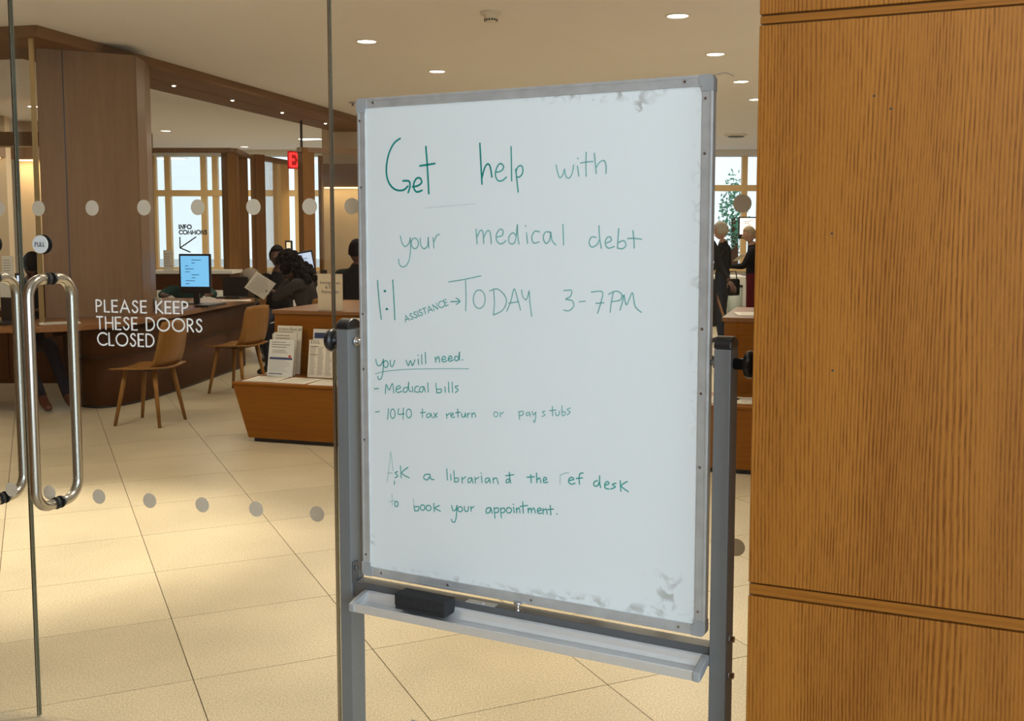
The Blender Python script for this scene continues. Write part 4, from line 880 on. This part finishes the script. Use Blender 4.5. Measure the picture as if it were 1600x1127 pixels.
c=onz(246,470,.76) if False else at(246,470,9.7); t=empty('plastic_cup',(c.x,9.7,.7605),label='clear plastic cup on the desk beside the column',cat='cup')
m=MB(); m.lathe([(.03,0),(.042,.12),(.040,.12),(.028,.003)],seg=18); m.build('cup_wall',mat('cloudy plastic',(.4,.36,.3),.3),t)
# upright small signs
zt_b=at(250,423,12.95).z
for px0,py0,px1,py1,Y,lab,txt in ((4,400,20,434,8.85,'small upright card on the far left desk behind the glass door','Help'),(256,391,270,422,13.0,'small upright grey card on the back counter beside the blue monitor','Ask')):
    a=at(px0,py1,Y); b_=at(px1,py0,Y)
    if Y>12.5: a.z=zt_b+.007
    t=empty('desk_card',(a.x,Y,a.z),label=lab,cat='sign')
    m=MB(); m.box(0,b_.x-a.x,0,.006,0,b_.z-a.z); m.build('card',paper,t); m=MB(); lines(m,.01,(b_.x-a.x)-.01,(b_.z-a.z)*.2,(b_.z-a.z)*.8,6,-.001,.006,.4); m.build('printed_lines',ink_grey,t)
    m=MB(); m.box(-.01,b_.x-a.x+.01,-.03,.05,.7605-a.z if Y<12.5 else -.006,0); m.build('foot',paper,t)
# back counter behind the monitor (white topped)
a=at(236,426,12.95); t=empty('back_counter',(a.x,12.95,0),label='pale topped counter behind the blue monitor under the info glass',cat='counter')
zt_b=at(250,423,12.95).z
m=MB(); m.box(0,1.0,0,.5,zt_b-.04,zt_b); m.build('counter_top',white_wall,t); m=MB(); m.box(.03,.97,.02,.48,.77,zt_b-.041); m.build('counter_body',desk_wood,t)
for k in range(3):
    pa_=flat_sheet(WFm,a.x+.2+k*.3,13.15,zt_b,.2,.2,.2*k,['sheet at the left end of the pale topped counter','middle sheet on the pale topped counter','sheet at the right end of the pale topped counter'][k],paper,None,4)
# trash bins and far shelf at right
for px,lab in ((1122,'pale cylindrical bin left of the far window mullion'),(1150,'pale cylindrical bin right beside the far window mullion')):
    t=empty('litter_bin',(xY(px,16.5),16.5,0),label=lab,cat='bin',group='far cylindrical bins'); m=MB(); m.lathe([(.11,0),(.12,.62),(.10,.62),(.09,.02)],seg=20); m.build('bin_body',mat('pale green bin',(.45,.5,.45),.5),t); m=MB(); m.lathe([(.123,.62),(.123,.65),(.08,.66)],seg=20); m.build('bin_lid',dark_dev,t)
t=empty('far_table',(xY(1165,17.4),17.4,0),label='pale far table carrying the black framed monitor',cat='table')
m=MB(); m.box(-.5,.8,-.4,.4,.72,.76); m.build('table_top',white_wall,t)
for x_ in (-.45,.75):
    for y_ in (-.35,.35): m=MB(); m.box(x_-.03,x_+.03,y_-.03,y_+.03,0,.72); m.build('leg',steel,t)

# ================================================================= PEOPLE
def person(label,loc,rz,J,mats,hair,scale=1,head_tilt=0,hairstyle='short',skin=skin_d,name='person',glasses=False,head_turn=0):
    """J overrides joints. local: faces +y, x to its right. mats: top, trousers, shoe"""
    base=dict(pel=(0,0,.93),spi=(0,0,1.10),che=(0,0,1.30),nec=(0,-.01,1.44),hb=(0,.01,1.52),
      sl=(-.17,-.01,1.38),el=(-.22,-.02,1.10),wl=(-.22,.06,.86),sr=(.17,-.01,1.38),er=(.22,-.02,1.10),wr=(.22,.06,.86),
      hl=(-.09,0,.90),kl=(-.10,.02,.48),al=(-.10,-.02,.08),tl=(-.11,.14,.035),hr=(.09,0,.90),kr=(.10,.02,.48),ar=(.10,-.02,.08),tr=(.11,.14,.035))
    base.update(J); K=list(base); idx={k:i for i,k in enumerate(K)}
    E=[('pel','spi'),('spi','che'),('che','nec'),('nec','hb'),('che','sl'),('sl','el'),('el','wl'),('che','sr'),('sr','er'),('er','wr'),('pel','hl'),('hl','kl'),('kl','al'),('al','tl'),('pel','hr'),('hr','kr'),('kr','ar'),('ar','tr')]
    rad=dict(pel=(.135,.105),spi=(.125,.095),che=(.14,.105),nec=(.058,.058),hb=(.052,.052),sl=(.065,.065),el=(.047,.047),wl=(.03,.03),hl=(.088,.088),kl=(.062,.062),al=(.043,.043),tl=(.038,.03))
    for a in ('s','e','w','h','k','a','t'): rad[a+'r']=rad[a+'l']
    me=bpy.data.meshes.new('body'); me.from_pydata([base[k] for k in K],[(idx[a],idx[b]) for a,b in E],[])
    o=bpy.data.objects.new('body',me); C.objects.link(o); sk=o.modifiers.new('skin','SKIN'); sk.use_smooth_shade=True
    for i,k in enumerate(K):
        me.skin_vertices[0].data[i].radius=rad[k]; me.skin_vertices[0].data[i].use_root=(k=='pel')
    sb=o.modifiers.new('sub','SUBSURF'); sb.levels=2; sb.render_levels=2
    bpy.context.view_layer.update()
    me2=bpy.data.meshes.new_from_object(o.evaluated_get(bpy.context.evaluated_depsgraph_get())); bpy.data.objects.remove(o)
    # region per face: nearest bone
    reg={'hb':0,'nec':0}
    bones=[(Vector(base[a]),Vector(base[b]),b) for a,b in E]
    def region(c):
        best=None
        for a,b,n in bones:
            d=b-a; t=max(0,min(1,(c-a).dot(d)/d.length_squared)); q=(c-(a+d*t)).length
            if best is None or q<best[0]: best=(q,n,t)
        n,t=best[1],best[2]
        if n=='hb' and t>.25: return 0
        if n in('wl','wr') and t>.9: return 0
        if n in('tl','tr') or (n in('al','ar') and t>.92): return 3
        if n in('hl','hr','kl','kr','al','ar'): return 2
        return 1
    mb=MB()
    for p in me2.polygons:
        mb.mi=region(p.center); 
        mb.add([me2.vertices[i].co for i in p.vertices],[tuple(range(len(p.vertices)))],True)
    bpy.data.meshes.remove(me2)
    # head
    mb.mi=0; hb=Vector(base['hb']); HM=Matrix.Translation(hb)@Matrix.Rotation(head_turn,4,'Z')@Matrix.Rotation(-head_tilt,4,'X')
    hc=Vector((0,.015,.10)); HR=HM.to_3x3()
    def hp(v): return HM@Vector(v)
    n0=len(mb.v); mb.ell((0,0,0),(.076,.096,.118),18,14)
    for i in range(n0,len(mb.v)):
        x,y,z=mb.v[i]; k=1-.28*max(0,-z/.118)**1.3*(1 if y<.02 else .7); x*=k; y=y*(1-.25*max(0,-z/.118) if y<0 else 1)
        if z<-.06 and y>0: y+=.004
        mb.v[i]=tuple(HM@(Vector((x,y,z))+hc))
    mb.ell(hp((0,.117,.088)),(.012,.020,.017),8,6,HR); mb.ell(hp((0,.105,.105)),(.008,.012,.024),8,6,HR)
    for s in (-1,1): mb.ell(hp((s*.077,.005,.095)),(.009,.020,.030),8,6,HR)
    for z in (.050,.043): mb.ell(hp((0,.102,z)),(.024,.009,.005),8,4,HR)
    # hands
    for s,wk,ek in ((-1,'wl','el'),(1,'wr','er')):
        wv=Vector(base[wk]); d=(wv-Vector(base[ek])).normalized(); q=d.to_track_quat('Y','Z').to_matrix(); M=Matrix.Translation(wv)@q.to_4x4()
        mb.ell(M@Vector((0,.05,0)),(.040,.052,.017),10,6,q)
        for f,(fx,ln) in enumerate(((-.03,.062),(-.01,.075),(.01,.07),(.028,.055))):
            mb.tube([M@Vector((fx,.08,0)),M@Vector((fx*1.1,.08+ln*.5,-.004)),M@Vector((fx*1.1,.08+ln*.85,-.018)),M@Vector((fx*1.05,.08+ln*.95,-.034))],[.0095,.0088,.008,.006],6)
        mb.tube([M@Vector((-s*.03,.03,0)),M@Vector((-s*.055,.055,-.008)),M@Vector((-s*.058,.085,-.016))],[.012,.010,.007],6)
    root=empty(name,loc,rz,label=label,cat='person'); root.scale=(scale,)*3
    body=mb.build('body',[skin]+list(mats),root)
    m=MB()
    for s in (-1,1): m.ell(hp((s*.029,.099,.105)),(.011,.007,.007),8,6,HR)
    m.build('eyes',ink_grey,root)
    # hair
    m=MB(); n0=0
    if hairstyle=='bun_big':
        m.ell((0,0,0),(.105,.12,.125),16,10)
        for i in range(len(m.v)):
            x,y,z=m.v[i]
            if y>.03 and z<.06: y=.03
            m.v[i]=tuple(HM@(Vector((x,y,z))+hc+Vector((0,-.02,.01))))
        for k in range(170):
            a=random.uniform(0,2*PI); e=random.uniform(-.7,1.4); v=Vector((math.cos(a)*math.cos(e),math.sin(a)*math.cos(e),math.sin(e)))
            if v.y>.45 and v.z<.5: continue
            c=hp(hc+Vector((v.x*.115,v.y*.125-.03,v.z*.13+.01))); r_=random.uniform(.018,.034); m.ell(c,(r_,r_,r_),7,5)
        for k in range(70): m.ell(hp((random.uniform(-.12,.12),-.10+random.uniform(-.06,.03),.05-random.uniform(0,.22))),(.032,.032,.036),7,5)
    else:
        r_={'short':(.083,.103,.122),'cap':(.084,.108,.118),'fluffy':(.095,.115,.135),'hood':(.135,.16,.13)}[hairstyle]
        m.ell((0,0,0),r_,18,12)
        for i in range(len(m.v)):
            x,y,z=m.v[i]
            lim={'short':.0,'cap':.045,'fluffy':-.02,'hood':-.13}[hairstyle]
            if y>.03 and z<.055 and hairstyle!='cap': y=.03-abs(y-.03)*.1; x*=.9
            if y<=.03 and z<-.06 and hairstyle!='hood': z=-.06; y*=.8;x*=.85
            if hairstyle=='cap' and z<.0: z=.0
            wob=1+(.05*math.sin(x*90)*math.sin(z*70) if hairstyle=='fluffy' else 0)
            m.v[i]=tuple(HM@(Vector((x*wob,y*wob,z))+hc+Vector((0,-.006,.012))))
    m.build('hair' if hairstyle not in('cap','hood') else ('knit_cap' if hairstyle=='cap' else 'hood'),hair,root)
    if glasses:
        m=MB()
        for s in (-1,1): m.tube([hp((s*.029+.022*math.cos(2*PI*k/12),.112,.105+.018*math.sin(2*PI*k/12))) for k in range(13)],.0022,5)
        m.build('glasses',ink,root)
    return root
sit=dict(pel=(0,0,.53),spi=(0,.02,.72),che=(0,.05,.90),nec=(0,.07,1.04),hb=(0,.09,1.11),sl=(-.17,.05,.98),sr=(.17,.05,.98),
  el=(-.23,.16,.76),er=(.23,.16,.76),wl=(-.16,.38,.80),wr=(.16,.38,.80),
  hl=(-.1,.02,.52),hr=(.1,.02,.52),kl=(-.13,.44,.50),kr=(.13,.44,.50),al=(-.13,.42,.09),ar=(.13,.42,.09),tl=(-.14,.56,.035),tr=(.14,.56,.035))
def S_(**k): d=dict(sit); d.update(k); return d
K3=(cloth_black,cloth_navy,dark_dev)
# standing woman with white hair
person('standing white haired person with glasses and black jacket, facing left',(xY(1130,14),14,0),R(62),dict(wr=(.20,.10,.95),wl=(-.16,.22,1.02),el=(-.22,.02,1.12)),K3,hair_w,scale=.925,skin=skin_l,hairstyle='fluffy',glasses=True,head_tilt=R(8))
person('person with short blond hair in black holding papers beside the oak wall',(xY(1176,14.6),14.6,0),R(80),dict(wl=(-.10,.36,1.12),el=(-.21,.12,1.12),wr=(.10,.36,1.12),er=(.21,.12,1.12)),(cloth_black,cloth_red,dark_dev),hair_bl,scale=.90,skin=skin_l,head_tilt=R(15))
per8=person('person in a long black coat with a cane, half hidden behind the whiteboard',(xY(1094,12),12,0),R(-150),dict(wl=(-.27,.20,.93),el=(-.28,.03,1.10),wr=(.20,.12,.9)),(cloth_black,cloth_black,dark_dev),hair_b,scale=1.0,skin=skin_d)
m=MB(); m.lathe([(.21,.42),(.205,.7),(.19,.95)],seg=20); m.build('coat_skirt',cloth_black,per8)
hw=per8.matrix_basis@Vector((-.27,.27,.93))
hpt=at(1113,443,12.1); c0=hpt; c1=onz(1153,561,0); 
t=empty('walking_cane',c1,label='tan walking cane held at the right edge of the whiteboard',cat='cane')
m=MB(); d=c0-c1; m.tube([(0,0,0),d*.5,d],.014,10); m.build('shaft',cane_m,t)
m=MB(); m.tube([d+Vector((-.05,0,.0)),d+Vector((-.03,0,.025)),d+Vector((0,0,.02)),d],.015,8); m.build('handle',cane_m,t)
m=MB(); m.lathe([(.018,0),(.018,.03),(.014,.04)],seg=12); m.build('rubber_tip',black_pl,t)
t=empty('paper_sheet',at(1154,404,14.3),R(60),label='white papers held by the blond person beside the oak wall',cat='paper'); m=MB(); m.box(-.12,.1,-.002,.002,-.05,.09,Matrix.Rotation(R(50),4,'X')); m.build('sheet',paper,t)
t=empty('handbag',at(1145,436,13.9),R(30),label='dark handbag hanging beside the white haired person',cat='bag'); m=MB(); m.box(-.09,.09,-.05,.05,-.22,.0); m.build('bag_body',cloth_black,t,bevel=.02); m=MB(); m.tube([(-.07,0,0),(-.05,0,.1),(.05,0,.1),(.07,0,0)],.008,6); m.build('strap',dark_dev,t)
# seated readers
person('seated person with large curly black hair in a printed top, reading a sheet',(xY(482,10.7),10.75,0),R(72),S_(wl=(-.10,.20,1.02),el=(-.22,.30,.80),wr=(.08,.42,.86),er=(.22,.26,.80),che=(0,.10,.90),nec=(0,.16,1.02),hb=(0,.20,1.06)),(cloth_print,cloth_navy,dark_dev),hair_b,hairstyle='bun_big',head_tilt=R(30))
m=MB()
c=at(406,447,10.9); t=empty('paper_sheet',c,R(-18),label='tilted printed sheet held up by the reader with curly hair',cat='paper')
T=Matrix.Rotation(R(28),4,'Y')@Matrix.Rotation(R(-28),4,'X')
m=MB(); m.box(-.13,.13,-.0015,.0015,-.10,.11,T); m.build('sheet',paper,t)
m=MB()
for i in range(10): m.box(-.10,.04+.05*random.random(),-.003,-.002,.085-i*.018,.089-i*.018,T)
m.build('printed_lines',ink_grey,t)
person('seated person with short black hair behind the reader, below the small framed display',(xY(430,12.2),12.3,0),R(190),S_(),K3,hair_b,hairstyle='fluffy',scale=.99)
person('person in a grey beige hood bent over a laptop on the desk',(xY(386,12.9),12.85,0),R(200),S_(che=(0,.20,.82),nec=(0,.32,.88),hb=(0,.36,.87),sl=(-.19,.20,.90),sr=(.19,.20,.90)),(cloth_grey,cloth_navy,dark_dev),cloth_grey,hairstyle='hood',head_tilt=R(35),scale=.97)
person('seated person in black seen from behind at the left edge of the whiteboard',(xY(556,10.6),10.6,0),R(5),S_(pel=(0,0,.62),spi=(0,.02,.80),che=(0,.03,1.0),nec=(0,.04,1.14),hb=(0,.06,1.19),sl=(-.19,.03,1.07),sr=(.19,.03,1.07),el=(-.24,.12,.85),er=(.24,.12,.85)),K3,hair_b)
person('seated person in a dark green top hidden behind the blue monitor',(xY(290,12.2),12.25,0),R(195),S_(pel=(0,0,.45),spi=(0,.02,.58),che=(0,.05,.76),nec=(0,.07,.88),hb=(0,.09,.93),sl=(-.19,.05,.84),sr=(.19,.05,.84),el=(-.30,.16,.78),er=(.30,.16,.78),wl=(-.26,.42,.80),wr=(.26,.42,.80)),(cloth_green,cloth_navy,dark_dev),hair_b,scale=.98)
person('seated person in a black knit cap behind the pull sign, legs stretched under the desk',(-4.3,9.3,0),R(-152),S_(che=(0,.10,.98),nec=(0,.14,1.12),hb=(0,.17,1.18),sl=(-.17,.09,1.05),sr=(.17,.09,1.05),wl=(-.1,.30,.83),el=(-.22,.10,.74),wr=(.1,.30,.83),er=(.22,.10,.74),kl=(-.12,.46,.50),kr=(.12,.46,.50),al=(-.22,.80,.085),ar=(-.02,.78,.085),tl=(-.27,.93,.035),tr=(-.05,.92,.035)),(cloth_black,cloth_navy,shoe_brown),cloth_black,hairstyle='cap',head_tilt=R(35),scale=.96)
